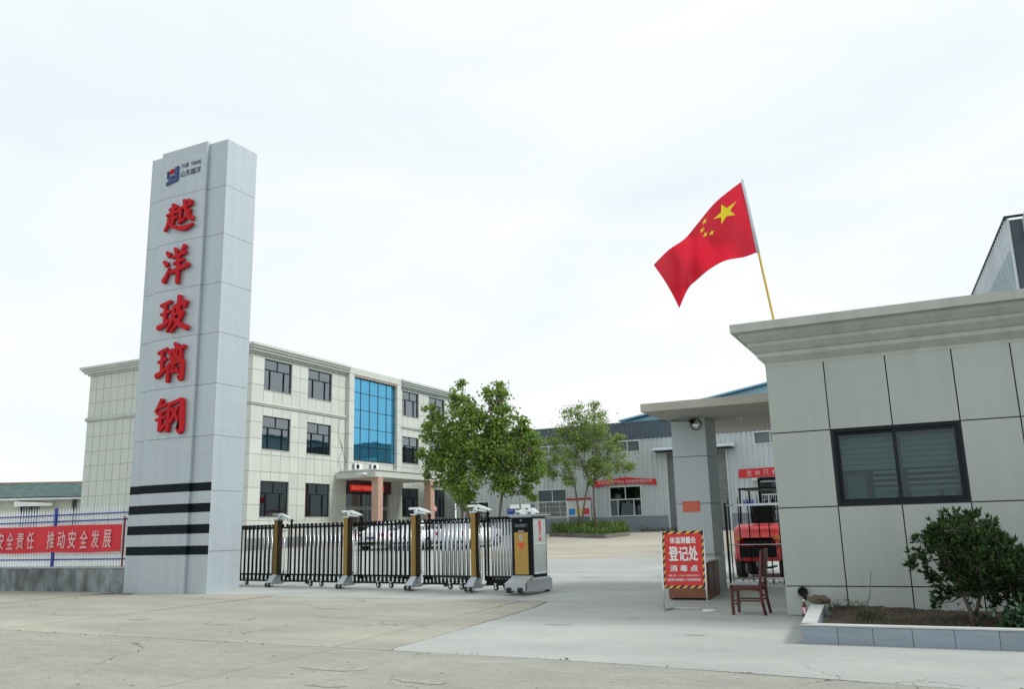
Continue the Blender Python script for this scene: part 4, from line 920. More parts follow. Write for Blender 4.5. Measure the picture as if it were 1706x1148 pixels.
MB().lathe([(.0, .0), (.11, .0), (.11, -.015), (.04, -.03), (.035, -.08), (0, -.08)], (-3.43, 17.6, 3.498), 14).build('rose', M_offw, lp)
MB().sphere((-3.43, 17.6, 3.39), .035, 10, (1, 1, 1.3)).build('bulb', M_offw, lp)
MB().tube([(-2.62, 16.6, 3.655), (-2.62, 16.6, 4.3), (-2.64, 16.6, 4.9)], .006, 5).build('antenna', M_frame, cnp)

# ------------------------------------------------------------------ side gate under the canopy
sg_ = thing('side_gate', 'open iron bar gate between the pillar and the gatehouse', 'gate', (-3.3, 18.25, .08))
MB().box(-4.07, -2.3, 18.24, 18.27, 1.72, 1.765).box(-4.07, -2.3, 18.24, 18.27, .93, .945).box(-4.0, -2.3, 18.24, 18.27, .26, .285).box(-4.0, -2.3, 18.24, 18.27, .12, .145).build('gate_rail', M_silver, sg_)
for k in range(9):
    x = -3.98 + k * .2
    MB().tube([(x, 18.255, .14), (x, 18.255, 1.80), (x, 18.255, 1.93)], [.013, .013, .002], 6).build('gate_bar', M_black, sg_)
mb = MB()
for k in range(14):
    x = -4.0 + k * .125; mb.obox((x, 18.245, .145), (.012, 0, 0), (.11, 0, .115), (0, .008, 0)); mb.obox((x + .115, 18.256, .145), (.012, 0, 0), (-.11, 0, .115), (0, .008, 0))
mb.build('lattice', M_frame, sg_)
for x in (-4.06, -2.30): MB().box(x, x + .03, 18.2, 18.3, .06, 1.8).build('hinge_post', M_black, sg_)
# ------------------------------------------------------------------ forklift behind the side gate
fk = local_thing('forklift', 'red forklift parked behind the side gate', 'forklift', (-3.93, 21.6, .08), R(0))
cwt = MB(); st = [(-.75, .42, .50, .95), (-.70, .52, .42, 1.12), (-.55, .58, .40, 1.22), (-.2, .60, .40, 1.26), (.25, .60, .42, 1.24)]
vs = []
for y, w, z0, z1 in st:
    r = .10
    vs += [(-w, y, z0 + r), (-w, y, z1 - r), (-w + r * .4, y, z1 - .03), (-w + r, y, z1), (w - r, y, z1), (w - r * .4, y, z1 - .03), (w, y, z1 - r), (w, y, z0 + r), (w - r, y, z0), (-w + r, y, z0)]
k = 10; fs = [(i * k + j, i * k + (j + 1) % k, (i + 1) * k + (j + 1) % k, (i + 1) * k + j)[::-1] for i in range(len(st) - 1) for j in range(k)] + [tuple(range(k))[::-1], tuple(range((len(st) - 1) * k, len(st) * k))]
cwt.add(vs, fs, True); cwt.build('counterweight', M_flred, fk)
MB().box(-.42, .42, -.79, -.72, .50, .74).box(-.30, .30, -.765, -.70, .80, .88).build('rear_grille', M_black, fk)
MB().box(-.50, .50, .26, 1.7, .45, .95).box(-.3, .3, .3, .8, .95, 1.22).build('chassis', M_flred, fk)
for x in (-.50, .38): MB().box(x, x + .12, -.765, -.70, .90, .98).build('rear_lamp', mat('amber_lamp', (.7, .3, .06), .3), fk)
MB().box(-.14, .14, -.775, -.76, .60, .70).build('number_plate', M_wprint, fk)
MB().box(-.56, .56, -.758, -.70, .775, .785).box(-.60, .60, -.2, -.19, 1.262, 1.268).build('panel_gap', M_black, fk)
MB().box(.58, .63, -.4, 1.6, .28, .60).box(-.63, -.58, -.4, 1.6, .28, .60).build('side_skirt', M_flred, fk)
MB().box(-.25, .25, .32, .8, 1.222, 1.32).box(-.25, .25, .22, .34, 1.3, 1.75).build('seat', M_black, fk)
MB().box(.632, .636, -.3, 1.5, .605, .625).box(-.6, .6, -.30, -.28, 1.262, 1.272).build('white_trim', M_white, fk)
for x, y, r in ((-.50, -.25, .24), (.50, -.25, .24), (-.55, 1.35, .32), (.55, 1.35, .32)):
    w = MB().tube([(x - .10, y, r), (x + .10, y, r)], r, 18).build('tyre', M_rubber, fk)
    MB().tube([(x - .105, y, r), (x + .105, y, r)], r * .5, 12).build('rim', M_offw, w)
mb = MB()
for x in (-.5, .46):
    for y0, y1, z0, z1 in ((.0, .15, 1.22, 2.1), (1.5, 1.3, .95, 2.1)): mb.tube([(x, y0, z0), (x, y1, z1)], .025, 6)
mb.box(-.53, .5, .12, 1.35, 2.1, 2.14); mb.build('overhead_guard', M_black, fk)
mb = MB()
for x in (-.34, .28): mb.box(x, x + .06, 1.75, 1.87, .1, 2.45)
for z in (.4, 1.2, 2.38): mb.box(-.28, .28, 1.77, 1.84, z, z + .08)
mb.box(-.5, .5, 1.9, 1.95, .3, .42).box(-.3, -.2, 1.95, 2.9, .1, .15).box(.2, .3, 1.95, 2.9, .1, .15).tube([(0, 1.82, .3), (0, 1.82, 1.9)], .04, 8)
mb.build('mast', M_black, fk)
mb = MB().tube([(.15, .95, 1.2), (.15, 1.1, 1.45)], .02, 6); mb.tube([(.15 + .16 * math.cos(q), 1.1 + .05 * math.sin(q), 1.46 + .14 * math.sin(q)) for q in np.linspace(0, 6.2, 14)], .015, 5); mb.build('steering_wheel', M_black, fk)

# ------------------------------------------------------------------ registration stand, desk, chair
af = thing('notice_stand', 'red registration notice stand with yellow and black hazard border', 'sign stand', (-3.9, 14.2, 0))
ux = Vector((1, .12, 0)).normalized(); up = Vector((0, .10, 1)).normalized(); fn = up.cross(ux) * -1
if fn.y > 0: fn = -fn
O = Vector((-4.245, 14.12, .36)); Wd, Hd = .70, .92
mb = MB().obox(O + fn * .0, ux * Wd, up * Hd, -fn * .012); mb.build('board', M_yellow, af)
br = .045
mb = MB().obox(O + ux * br + up * br + fn * .001, ux * (Wd - 2 * br), up * (Hd - 2 * br), fn * .003); rb = mb.build('red_field', M_redboard, af)
mb = MB()
def strip(p, a, b, n):      # p start, a along total vector, b across vector
    for i in range(n):
        s0 = (i + .15) / n; s1 = (i + .62) / n; sh_ = .5 / n
        q = [p + a * s0, p + a * s1, p + a * min(1, s1 + sh_) + b, p + a * min(1, s0 + sh_) + b]; mb.prism([x + fn * .001 for x in q], fn * .003)
strip(O + up * (Hd - br), ux * Wd, up * br, 5); strip(O, ux * Wd, up * br, 6); strip(O, up * Hd, ux * br, 8); strip(O + ux * (Wd - br), up * Hd, ux * br, 8)
mb.build('hazard_stripe', M_hblack, af)
def P2(a, b): return O + ux * (a * Wd) + up * (b * Hd) + fn * .005
lettering('体温测量处', P2(.5, .835), ux, up, .43, .105, M_wprint, rb, bold=.03)
lettering('登记处', P2(.5, .60), ux, up, .47, .23, M_wprint, rb, bold=.035)
lettering('消 毒 点', P2(.5, .345), ux, up, .45, .10, M_wprint, rb, bold=.03)
lettering('电话: 15615882921', P2(.5, .22), ux, up, .50, .035, M_wprint, rb, bold=.01)
lettering('自觉遵守疫情管理 人人都有防控责任', P2(.5, .145), ux, up, .54, .042, M_wprint, rb, bold=.02)
mb = MB()
for k, a in ((0, 0.0), (1, Wd)):
    p = O + ux * a - up * .0; g0 = Vector((p.x - up.x * .36, p.y - .02, .03)); mb.tube([g0, p, O + ux * a + up * Hd], .014, 8)
    mb.tube([g0, g0 + Vector((0, .03, -.016)), g0 + Vector((.06, .32, -.016))], .013, 8)
mb.tube([O + Vector((.06, .31, -.346)), O + ux * Wd + Vector((.06, .31, -.346))], .010, 6)
mb.build('tube_frame', M_silver, af)
MB().lathe([(0, .0), (.13, .0), (.12, .025), (.03, .035), (0, .035)], (-3.52, 14.24, .0), 20).build('foot_disc', M_offw, af)
dk = thing('desk', 'worn brown wooden desk against the canopy pillar', 'desk', (-4.3, 16.4, 0))
MB().box(-4.72, -3.90, 15.88, 16.90, .70, .735).build('desktop', M_desktop, dk)
MB().box(-4.68, -3.95, 15.90, 15.93, .06, .699).box(-4.68, -4.65, 15.931, 16.85, .04, .699).box(-3.98, -3.95, 15.931, 16.85, .04, .699).box(-4.65, -3.98, 16.82, 16.85, .04, .699).build('side_board', M_desk, dk)
MB().box(-3.949, -3.935, 15.98, 16.36, .12, .66).box(-3.949, -3.935, 16.42, 16.8, .12, .66).build('door_panel', mat('desk_dark', (.11, .045, .035), .4, var=.2, scale=6), dk)
for x in (-4.66, -4.0):
    for y in (15.93, 16.80): MB().box(x, x + .04, y, y + .04, .0 + gz(y), .06 + gz(y)).build('leg', M_desk, dk)
ch = thing('wooden_chair', 'dark red wooden chair with grey seat pad beside the desk', 'chair', (-2.82, 13.95, 0))
ca, cb, cc, cdd = -3.04, -2.60, 13.74, 14.16
for x in (ca, cb):
    for y in (cc, cdd):
        if x == ca: MB().box(x - .02, x + .02, y - .02, y + .02, 0, .43).build('leg', M_wood, ch)
        else: MB().tube([(x + .045, y, 0), (x, y, .25), (x, y, .5), (x + .05, y, .97)], [.022, .026, .024, .018], 8).build('leg', M_wood, ch)
MB().box(ca - .02, cb + .0, cc - .02, cdd + .02, .40, .445).build('seat', M_wood, ch)
MB().box(ca - .015, cb - .03, cc - .015, cdd + .015, .446, .475).build('seat_pad', M_cush, ch)
mb = MB()
for y in (cc, cdd):
    n = 8; pts = [(ca + .02, y, .40)] + [(ca + .02 + (cb - ca - .04) * i / n, y, .345 + .022 * math.sin(math.pi * i / n) + .008 * math.sin(i * 3.1)) for i in range(n + 1)] + [(cb - .02, y, .40)]
    mb.prism(pts, (0, .015, 0))
mb.box(ca - .01, ca + .01, cc + .02, cdd - .02, .345, .399).build('apron', M_wood, ch)
mb = MB().box(ca, cb, cc - .008, cc + .008, .20, .225).box(ca, cb, cdd - .008, cdd + .008, .20, .225).box(ca + .03, ca + .045, cc + .02, cdd - .02, .15, .175).box(cb - .01, cb + .01, cc + .02, cdd - .02, .27, .295); mb.build('stretcher', M_wood, ch)
vs = []
for i in range(9):
    t = i / 8; y = cc + (cdd - cc) * t; c_ = .03 * math.sin(math.pi * t); vs += [(cb + .02 + c_, y, .60), (cb + .055 + c_, y, .95 + .04 * math.sin(math.pi * t)), (cb + .04 + c_, y, .60), (cb + .075 + c_, y, .95 + .04 * math.sin(math.pi * t))]
fs = []
for i in range(8): a_ = 4 * i; fs += [(a_, a_ + 1, a_ + 5, a_ + 4), (a_ + 2, a_ + 6, a_ + 7, a_ + 3), (a_ + 1, a_ + 3, a_ + 7, a_ + 5), (a_, a_ + 4, a_ + 6, a_ + 2)]
MB().add(vs, fs, True).build('backrest', M_wood, ch)

# ------------------------------------------------------------------ planter with blocks
pl = thing('planter', 'long block edged planter bed in front of the gatehouse wall', 'planter', (1.5, 12.3, 0))
bx = [-1.613, -1.215, -.84, -.435, -.02, .405, .83, 1.25, 1.68, 2.1, 2.52, 2.95, 3.4, 3.85, 4.3]
for a, b in zip(bx, bx[1:]): piece('block', M_block, pl, (a + .003, 10.74 - .006 * rnd.random(), -.01), (b - a - .006, 0, 0), (0, .15, 0), (0, 0, .205))
MB().box(-1.61, 4.3, 10.76, 10.88, -.02, .20).build('mortar', mat('grey_mortar', (.2, .22, .23), .9), pl)
MB().prism([(-1.618, 10.73, .2), (4.3, 10.73, .2), (4.3, 10.895, .2), (-1.46, 10.895, .2)], (0, 0, .016)).build('coping', M_blocktop, pl)
for k in range(5):
    y0 = 10.9 + k * .57; sx = -1.62 - .05 * k
    piece('block', M_block, pl, (sx, y0, -.01), (.15, 0, 0), (-.03, .56, 0), (0, 0, .205))
MB().prism([(-1.625, 10.90, .2), (-1.455, 10.90, .2), (-1.68, 13.75, .2), (-1.87, 13.75, .2)], (0, 0, .018)).build('coping', M_blocktop, pl)
mb = MB(); nxs, nys = 90, 40; vs = []
for j in range(nys + 1):
    for i in range(nxs + 1):
        x = -1.45 - .12 * j / nys + (5.9) * i / nxs; y = 10.88 + 2.93 * j / nys
        vs.append((x, y, .10 + .05 * math.sin(x * 1.7 + 1) * math.sin(y * 2.1) + rnd.uniform(-.012, .018) + .03 * j / nys))
mb.add(vs, [(j * (nxs + 1) + i, j * (nxs + 1) + i + 1, (j + 1) * (nxs + 1) + i + 1, (j + 1) * (nxs + 1) + i) for j in range(nys) for i in range(nxs)], True)
mb.build('soil', M_soil, pl)

# ------------------------------------------------------------------ vegetation
rs = np.random.RandomState(5)
def leaf_mesh(name, centers, size, aspect, m, parent, fold=.25, normals=None, droop=.0):
    n = len(centers); c = np.asarray(centers)
    d = rs.normal(size=(n, 3)); d[:, 2] -= droop; d /= np.linalg.norm(d, axis=1)[:, None]
    if normals is not None: d = d * .7 + normals; d /= np.linalg.norm(d, axis=1)[:, None]
    a = rs.normal(size=(n, 3)); a[:, 2] += .6; s = np.cross(d, a); s /= np.linalg.norm(s, axis=1)[:, None] + 1e-9; nr = np.cross(s, d)
    L_ = (size * rs.uniform(.65, 1.25, n))[:, None]; W_ = L_ * aspect
    p0 = c; p1 = c + d * L_ * .45 + s * W_ * .5 + nr * W_ * fold; p2 = c + d * L_; p3 = c + d * L_ * .45 - s * W_ * .5 + nr * W_ * fold
    v = np.stack([p0, p1, p2, p3], 1).reshape(-1, 3) - np.array(WLOC[parent.name])
    me = bpy.data.meshes.new(name); me.vertices.add(4 * n); me.vertices.foreach_set('co', v.astype(np.float32).ravel())
    idx = np.arange(n)[:, None] * 4; tri = np.concatenate([idx + [[0, 1, 2]], idx + [[0, 2, 3]]], 1).reshape(-1, 3).astype(np.int32)
    me.loops.add(len(tri) * 3); me.loops.foreach_set('vertex_index', tri.ravel()); me.polygons.add(len(tri))
    me.polygons.foreach_set('loop_start', (np.arange(len(tri)) * 3).astype(np.int32)); me.polygons.foreach_set('loop_total', np.full(len(tri), 3, np.int32))
    me.update(); me.validate(); me.materials.append(m); o = bpy.data.objects.new(name, me); C.objects.link(o); o.parent = parent; WLOC[o.name] = WLOC[parent.name]; return o
def tree(name, label, base, forks, clumps, dens, size, m, group, r0=.11, spread=1.2, twig=True, aspect=.75, fat=1.0):
    t = thing(name, label, 'tree', (*base[:2], base[2]), group); B = Vector(base)
    pts = []; tr = MB(); ctr = sum((Vector((c[0], base[1], c[1])) for c in clumps), Vector()) / len(clumps)
    zf = forks[0][2]
    for f in forks:     # stems
        mid = B.lerp(Vector(f), .5) + Vector((rnd.uniform(-.05, .05), 0, 0)); tr.tube([B + Vector((0, 0, -.15)), mid, f], [r0 * 1.15, r0 * .85, r0 * .7], 8)
    tr.build('trunk', M_bark, t)
    lb = MB(); zmin = min(f[2] for f in forks); zmax = max(c[1] for c in clumps)
    for cx, cz, cr in clumps:
        cr *= fat; cy = base[1] + rnd.uniform(-1, 1) * spread * (1 - .45 * (cz - zmin) / (zmax - zmin + .01)); cen = Vector((cx, cy, cz))
        f = min(forks, key=lambda q: (Vector(q) - cen).length); f = Vector(f)
        m_ = f.lerp(cen, .5) + Vector((rnd.uniform(-.1, .1), rnd.uniform(-.1, .1), rnd.uniform(.0, .25)))
        axis = Vector((ctr.x * .5 + f.x * .5, base[1], min(cz - .3, f.z + (cz - f.z) * .45)))
        lb.tube([f, f.lerp(axis, .6), m_.lerp(axis, .3), cen], [r0 * .5, r0 * .36, r0 * .24, .015], 5, cap=False)
        for k in range(7):
            e = cen + Vector((rnd.gauss(0, .5), rnd.gauss(0, .5), rnd.gauss(.1, .5))) * cr; lb.tube([m_.lerp(cen, .5), e], [.018, .006], 4, cap=False)
        n = int(dens * cr * cr) + 20; sub = max(3, int(9 * cr / .8)); sc_ = rs.normal(size=(sub, 3)) ; sc_ /= np.linalg.norm(sc_, axis=1)[:, None]; sc_ *= (cr * rs.uniform(.35, .95, sub))[:, None]
        w = rs.randint(0, sub, n); q = rs.normal(size=(n, 3)) * (cr * .27); q[:, 2] *= .7
        p = np.array(cen) + sc_[w] + q * rs.choice([.6, 1.0, 1.45], n)[:, None]; pts.append(p)
    lb.build('branches', M_bark, t)
    leaf_mesh('crown', np.concatenate(pts), size, aspect, m, t, droop=.3)
    return t
T1 = [(-26.04, 10.19, .37), (-26.05, 9.55, .52), (-25.8, 8.88, .62), (-28.03, 8.89, .38), (-27.71, 8.3, .53), (-28.46, 7.81, .48), (-26.22, 8.28, .83), (-25.18, 8.56, .72), (-28.14, 7.14, .64), (-27.07, 7.43, .84), (-25.72, 7.33, 1.03), (-27.61, 6.37, .95), (-28.47, 6.06, .38), (-26.57, 5.95, 1.14), (-25.32, 6.23, 1.11), (-27.62, 5.47, .84), (-28.37, 4.79, .32), (-26.37, 4.86, 1.02), (-27.32, 4.2, .62), (-25.97, 3.96, .91), (-26.19, 3.09, .61), (-25.27, 3.23, .5), (-24.83, 5.14, 1.0), (-24.9, 7.3, .7), (-24.7, 4.2, .6)]
T2 = [(-23.97, 10.18, .36), (-24.14, 9.55, .51), (-23.43, 9.58, .5), (-23.85, 8.81, .8), (-23.06, 8.11, .59), (-24.48, 7.87, .91), (-23.28, 7.42, .98), (-22.29, 7.7, .49), (-23.9, 6.58, 1.09), (-22.51, 6.66, .87), (-22.11, 7.07, .48), (-22.93, 5.73, 1.07), (-21.75, 6.0, .76), (-22.16, 5.16, .86), (-21.3, 5.29, .66), (-21.13, 4.59, .47), (-23.93, 5.09, .98), (-23.06, 4.35, .78), (-21.8, 4.46, .57), (-23.95, 4.04, .59), (-22.21, 3.62, .43), (-21.94, 3.19, .33), (-20.88, 6.38, .47), (-20.96, 6.81, .33), (-24.5, 6.9, .7), (-22.9, 3.9, .5)]
T3 = [(-20.41, 8.77, .61), (-20.94, 8.34, .66), (-19.96, 7.41, 1.0), (-21.4, 7.32, .82), (-20.82, 6.33, 1.01), (-22.04, 6.79, .62), (-22.5, 5.68, .73), (-21.08, 5.22, .91), (-20.07, 5.17, .89), (-22.12, 4.71, .51), (-20.81, 4.37, .5), (-22.73, 5.12, .52)]
T4 = [(-19.52, 9.04, .45), (-19.31, 8.16, .8), (-18.75, 7.36, .79), (-17.78, 7.01, .39), (-19.61, 6.29, 1.09), (-18.41, 6.21, .88), (-19.26, 5.15, .89), (-18.06, 5.45, .78), (-17.5, 4.96, .53), (-19.82, 4.06, .4), (-18.4, 4.64, .58)]
ML1 = leaf_mat('leaf_deep', (.10, .21, .035), (.31, .43, .09)); ML2 = leaf_mat('leaf_light', (.16, .26, .06), (.38, .48, .15))
tree('leafy_tree', 'dense green tree beside the office, its lower crown hanging over the gate', (-25.85, 45.5, .6), [(-25.9, 45.5, 3.0), (-25.5, 45.7, 3.4)], T1, 760, .20, ML1, 'trees behind the gate', spread=1.2, fat=1.06)
tree('leafy_tree', 'dense green tree with a tall pointed crown nearer the warehouse window', (-23.9, 46.2, .6), [(-23.45, 46.1, 3.6)], T2, 760, .20, ML1, 'trees behind the gate', spread=1.2, fat=1.06)
tree('slender_tree', 'thin light green tree with forked trunk in front of the notice board', (-20.49, 51, 1.0), [(-20.75, 51, 4.0), (-19.75, 51, 4.4)], T3, 1000, .16, ML2, 'thin trees in the grass island', r0=.075, spread=1.0, aspect=.5)
tree('slender_tree', 'thin light green tree with single straight trunk in the grass island', (-19.63, 51.5, 1.0), [(-19.66, 51.5, 4.2)], T4, 1000, .16, ML2, 'thin trees in the grass island', r0=.085, spread=1.0, aspect=.5)
# island bed
isl = thing('planting_island', 'raised grassy island bed with stone kerb in front of the warehouse', 'planting bed', (-20.5, 51, .6))
ip = [(-22.9, 51.6), (-17.35, 47.0), (-16.9, 50), (-18.9, 55.0), (-23.6, 55.2)]
for i in range(5):
    a, b = Vector(ip[i]), Vector(ip[(i + 1) % 5]); n = max(2, int((b - a).length / 1.0)); dd = (b - a) / n; nrm = Vector((-dd.y, dd.x)).normalized() * .14
    for k in range(n):
        p = a + dd * k; q = p + dd * .985; piece('kerb_stone', mat('dark_kerb', (.16, .17, .14), .9, rnd_obj=.1), isl, (p.x, p.y, gz(p.y) - .02), (q.x - p.x, q.y - p.y, (gz(q.y) - gz(p.y))), (nrm.x, nrm.y, 0), (0, 0, .26))
MB().add([(x, y, gz(y) + .17) for x, y in ip], [tuple(range(5))]).build('soil', M_soil, isl)
def inpoly(x, y):
    c = False
    for i in range(5):
        (x1, y1), (x2, y2) = ip[i], ip[i - 1]
        if (y1 > y) != (y2 > y) and x < (x2 - x1) * (y - y1) / (y2 - y1) + x1: c = not c
    return c
cs = []
while len(cs) < 5200:
    x, y = rs.uniform(-23.6, -16.9), rs.uniform(47, 55.2)
    if inpoly(x, y):
        h_ = .25 + .35 * (math.sin(x * 2.3) * math.sin(y * 1.9) > .1); cs.append((x, y, gz(y) + .15 + rs.uniform(0, h_)))
gn = np.tile(np.array([0, 0, 1.2]), (len(cs), 1))
grass = leaf_mesh('grass', cs, .26, .22, leaf_mat('grass_leaf', (.06, .13, .02), (.16, .24, .06)), isl, normals=gn); grass['kind'] = 'stuff'; 
# weeds along the warehouse base
wd = thing('weeds', 'scattered low weeds along the warehouse plinth', 'weeds', (-17, 56.5, .9)); wd['kind'] = 'stuff'
cs = [(x, rs.uniform(56.2, 56.75), gz(56.5) + rs.uniform(0, .2 + .5 * (rs.rand() < .1))) for x in rs.uniform(-18.5, -12.5, 420)]
wl = leaf_mesh('weed_leaves', cs, .16, .35, leaf_mat('weed_leaf', (.10, .09, .05), (.16, .15, .07)), wd); wl['kind'] = 'stuff'
# glossy shrub in the planter
SH = [(.17, 1.36, .087), (.31, 1.37, .072), (-.04, 1.24, .103), (.11, 1.23, .131), (.28, 1.23, .143), (.45, 1.23, .112), (.55, 1.11, .097), (.68, 1.03, .083), (.72, .88, .11), (-.12, 1.14, .103), (-.29, 1.11, .045), (-.33, .92, .075), (-.4, .81, .06), (-.25, .85, .059), (-.02, 1.03, .131), (.18, .99, .172), (.39, .94, .169), (.58, .88, .152), (.72, .72, .109), (-.22, .69, .059), (-.13, .63, .058), (.04, .8, .116), (.15, .66, .129), (.35, .66, .14), (.55, .63, .125), (.69, .54, .096), (-.12, .47, .058), (.03, .47, .072), (-.14, .35, .058), (.22, .52, .099), (.44, .45, .07), (.58, .45, .069), (.45, .33, .056), (.74, .42, .068), (.85, .7, .12), (.9, .9, .12), (.95, .55, .12), (.22, 1.1, .15), (.3, .82, .17), (.5, .8, .16), (.05, .95, .12), (.62, .7, .14), (.4, 1.1, .15), (.2, .74, .14), (.8, .8, .13), (.66, .9, .12)]
shr = thing('shrub', 'round glossy dark green shrub with twin stems in the planter', 'shrub', (.2, 12.2, .1))
st = MB()
st.tube([(.20, 12.2, .08), (.19, 12.2, .25), (.13, 12.18, .45)], [.034, .028, .02], 8).tube([(.24, 12.22, .08), (.25, 12.2, .25), (.33, 12.25, .5)], [.03, .026, .018], 8)
st.build('stem', M_bark, shr)
br_ = MB(); pts = []; nrm = []
for cx, cz, cr in SH:
    layers = 3 if cr > .09 else 1
    for q in range(layers):
        cy = 12.2 + (rnd.uniform(-.42, .42) if layers == 3 else rnd.uniform(-.15, .1)); cen = Vector((cx, cy, cz))
        st0 = Vector((.13, 12.18, .45)) if cx < .25 else Vector((.33, 12.25, .5))
        br_.tube([st0, st0.lerp(cen, .5) + Vector((0, 0, -.03)), cen], [.012, .008, .004], 5, cap=False)
        for w in range(max(6, int(200 * cr))):     # leaf whorls
            o = Vector((rnd.gauss(0, .55), rnd.gauss(0, .55), rnd.gauss(0, .55))) * cr; c0 = cen + o; d0 = (Vector((cx - .22, cy - 12.2, (cz - .65) * .8 + .25))).normalized() * .8 + o.normalized() * .5
            br_.tube([cen, c0], [.004, .002], 3, cap=False)
            for k in range(6): pts.append(tuple(c0)); nrm.append(tuple(d0))
br_.build('branches', M_bark, shr)
leaf_mesh('leaves', pts, .085, .36, leaf_mat('shrub_leaf', (.014, .048, .016), (.06, .11, .03), .35), shr, fold=.15, normals=np.array(nrm) * .9)
# small weeds in the bed and the bare stick
sp = thing('small_plant', 'straggly little plant with dry stick near the planter corner', 'plant', (-1.0, 12.3, .1))
cs = [(-1.02 + rs.normal() * .10, 12.35 + rs.normal() * .12, .13 + abs(rs.normal()) * .07) for _ in range(260)]
leaf_mesh('leaves', cs, .05, .45, leaf_mat('dry_leaf', (.05, .07, .03), (.17, .15, .08)), sp)
MB().tube([(-1.01, 12.3, .08), (-.99, 12.3, .32), (-.95, 12.3, .42), (-.90, 12.3, .74)], [.010, .009, .008, .007], 6).build('stick', mat('bare_stick', (.13, .15, .14), .8), sp)
sp2 = thing('moss_tuft', 'green moss and grass at the foot of the gatehouse wall', 'grass', (-1.4, 13.5, .1)); sp2['kind'] = 'stuff'
cs = [(-1.45 + rs.uniform(-.18, .35), 13.68 - abs(rs.normal()) * .1, .10 + abs(rs.normal()) * .06) for _ in range(500)] + [(rs.uniform(-1.2, 2.5), rs.uniform(11, 13.7), .11 + abs(rs.normal()) * .02) for _ in range(2600)]
mm = leaf_mesh('blades', cs, .05, .2, leaf_mat('moss', (.03, .07, .015), (.09, .13, .03)), sp2); mm['kind'] = 'stuff'
sp3 = thing('leafy_plant', 'low broad leaved plant at the right end of the planter under the shrub', 'plant', (.75, 11.6, .1))
cs = [(.80 + rs.normal() * .20, 11.7 + rs.normal() * .2, .14 + abs(rs.normal()) * .10) for _ in range(520)]
leaf_mesh('leaves', cs, .10, .6, leaf_mat('broad_leaf', (.015, .05, .02), (.04, .10, .04)), sp3)
fl_ = thing('fallen_leaves', 'dry leaves and pale scraps scattered on the soil', 'leaves', (0, 12, .1)); fl_['kind'] = 'stuff'
cs = [(rs.uniform(-1.3, 2.5), rs.uniform(11, 13.6), .13 + rs.uniform(0, .02)) for _ in range(260)]
mm = leaf_mesh('dry_leaves', cs, .04, .6, leaf_mat('dead_leaf', (.10, .07, .04), (.30, .28, .22)), fl_); mm['kind'] = 'stuff'

# ------------------------------------------------------------------ small things at the gatehouse corner
pp = thing('wall_pipe', 'black round pipe mouth sticking out low on the gatehouse wall', 'pipe', (-1.98, 13.75, .35))
MB().lathe([(.045, .09), (.062, .09), (.075, .0), (.072, -.015), (.06, -.01), (.045, .06), (.0, .06)], (-1.985, 13.725, .352), 18, 'y').tube([(-1.975, 13.79, .30), (-1.965, 13.76, .24)], .03, 8).build('pipe_mouth', M_rubber, pp)
bt = thing('drink_bottle', 'plastic bottle with pink and white label at the planter corner', 'bottle', (-1.965, 13.58, 0))
MB().lathe([(0, 0), (.032, .0), (.036, .02), (.036, .15), (.028, .185), (.013, .215), (.013, .23)], (-1.965, 13.58, 0), 16).build('bottle_body', mat('brown_drink', (.10, .03, .03), .15), bt)
MB().lathe([(.0365, .05), (.0375, .05), (.0375, .15), (.0365, .15)], (-1.965, 13.58, 0), 16).build('bottle_label', mat('pink_label', (.60, .22, .22), .5), bt)
MB().box(-1.975, -1.945, 13.538, 13.5415, .06, .14).build('white_patch', M_wprint, bt)
MB().lathe([(.016, .23), (.016, .255), (0, .255)], (-1.965, 13.58, 0), 12).build('cap', M_white, bt)
rk = thing('broken_stone', 'brown broken stone lying on the end of the planter edge', 'stone', (-1.72, 13.3, .218))
mb = MB(); vs = []; n = 12; m_ = 7
for i in range(m_ + 1):
    a = math.pi * i / m_
    for j in range(n):
        q = 2 * math.pi * j / n; r = 1 + .22 * math.sin(3 * q + i) + .12 * math.sin(5 * q - 2 * i) + rnd.uniform(-.06, .06)
        vs.append((-1.70 + .145 * r * math.sin(a) * math.cos(q), 13.3 + .08 * r * math.sin(a) * math.sin(q), .218 + .062 - .062 * (1 if i in (0, m_) else r) * math.cos(a)))
vs = [(x, y, max(z, .219)) for x, y, z in vs]
mb.add(vs, [(i * n + j, i * n + (j + 1) % n, (i + 1) * n + (j + 1) % n, (i + 1) * n + j) for i in range(m_) for j in range(n)]); mb.build('stone_body', mat('brown_stone', (.12, .105, .075), .95, var=.35, scale=18, bump=.8, bscale=60), rk)

# ------------------------------------------------------------------ flag on the gatehouse roof
fg = thing('flag', 'red flag with five yellow stars on a yellow pole on the gatehouse roof', 'flag', (-2.13, 14.5, 4.48))
MB().tube([(-2.125, 14.5, 4.44), (-2.152, 14.5, 4.72), (-2.30, 14.5, 5.95), (-2.452, 14.5, 7.33)], .021, 8).build('pole', M_pole, fg)
top = [(-2.489, 7.301), (-2.963, 7.011), (-3.333, 6.653), (-3.569, 6.427), (-3.88, 6.267), (-4.174, 6.033)]
bot = [(-2.32, 5.96), (-2.554, 5.91), (-2.873, 5.899), (-3.156, 5.789), (-3.394, 5.631), (-3.57, 5.488), (-3.755, 5.154)]
def poly(L_, t):
    t *= len(L_) - 1; i = min(int(t), len(L_) - 2); f = t - i; g0 = L_[max(i - 1, 0)]; a = L_[i]; b = L_[i + 1]; g1 = L_[min(i + 2, len(L_) - 1)]
    return [.5 * (2 * a[k] + (b[k] - g0[k]) * f + (2 * g0[k] - 5 * a[k] + 4 * b[k] - g1[k]) * f * f + (-g0[k] + 3 * a[k] - 3 * b[k] + g1[k]) * f ** 3) for k in (0, 1)]
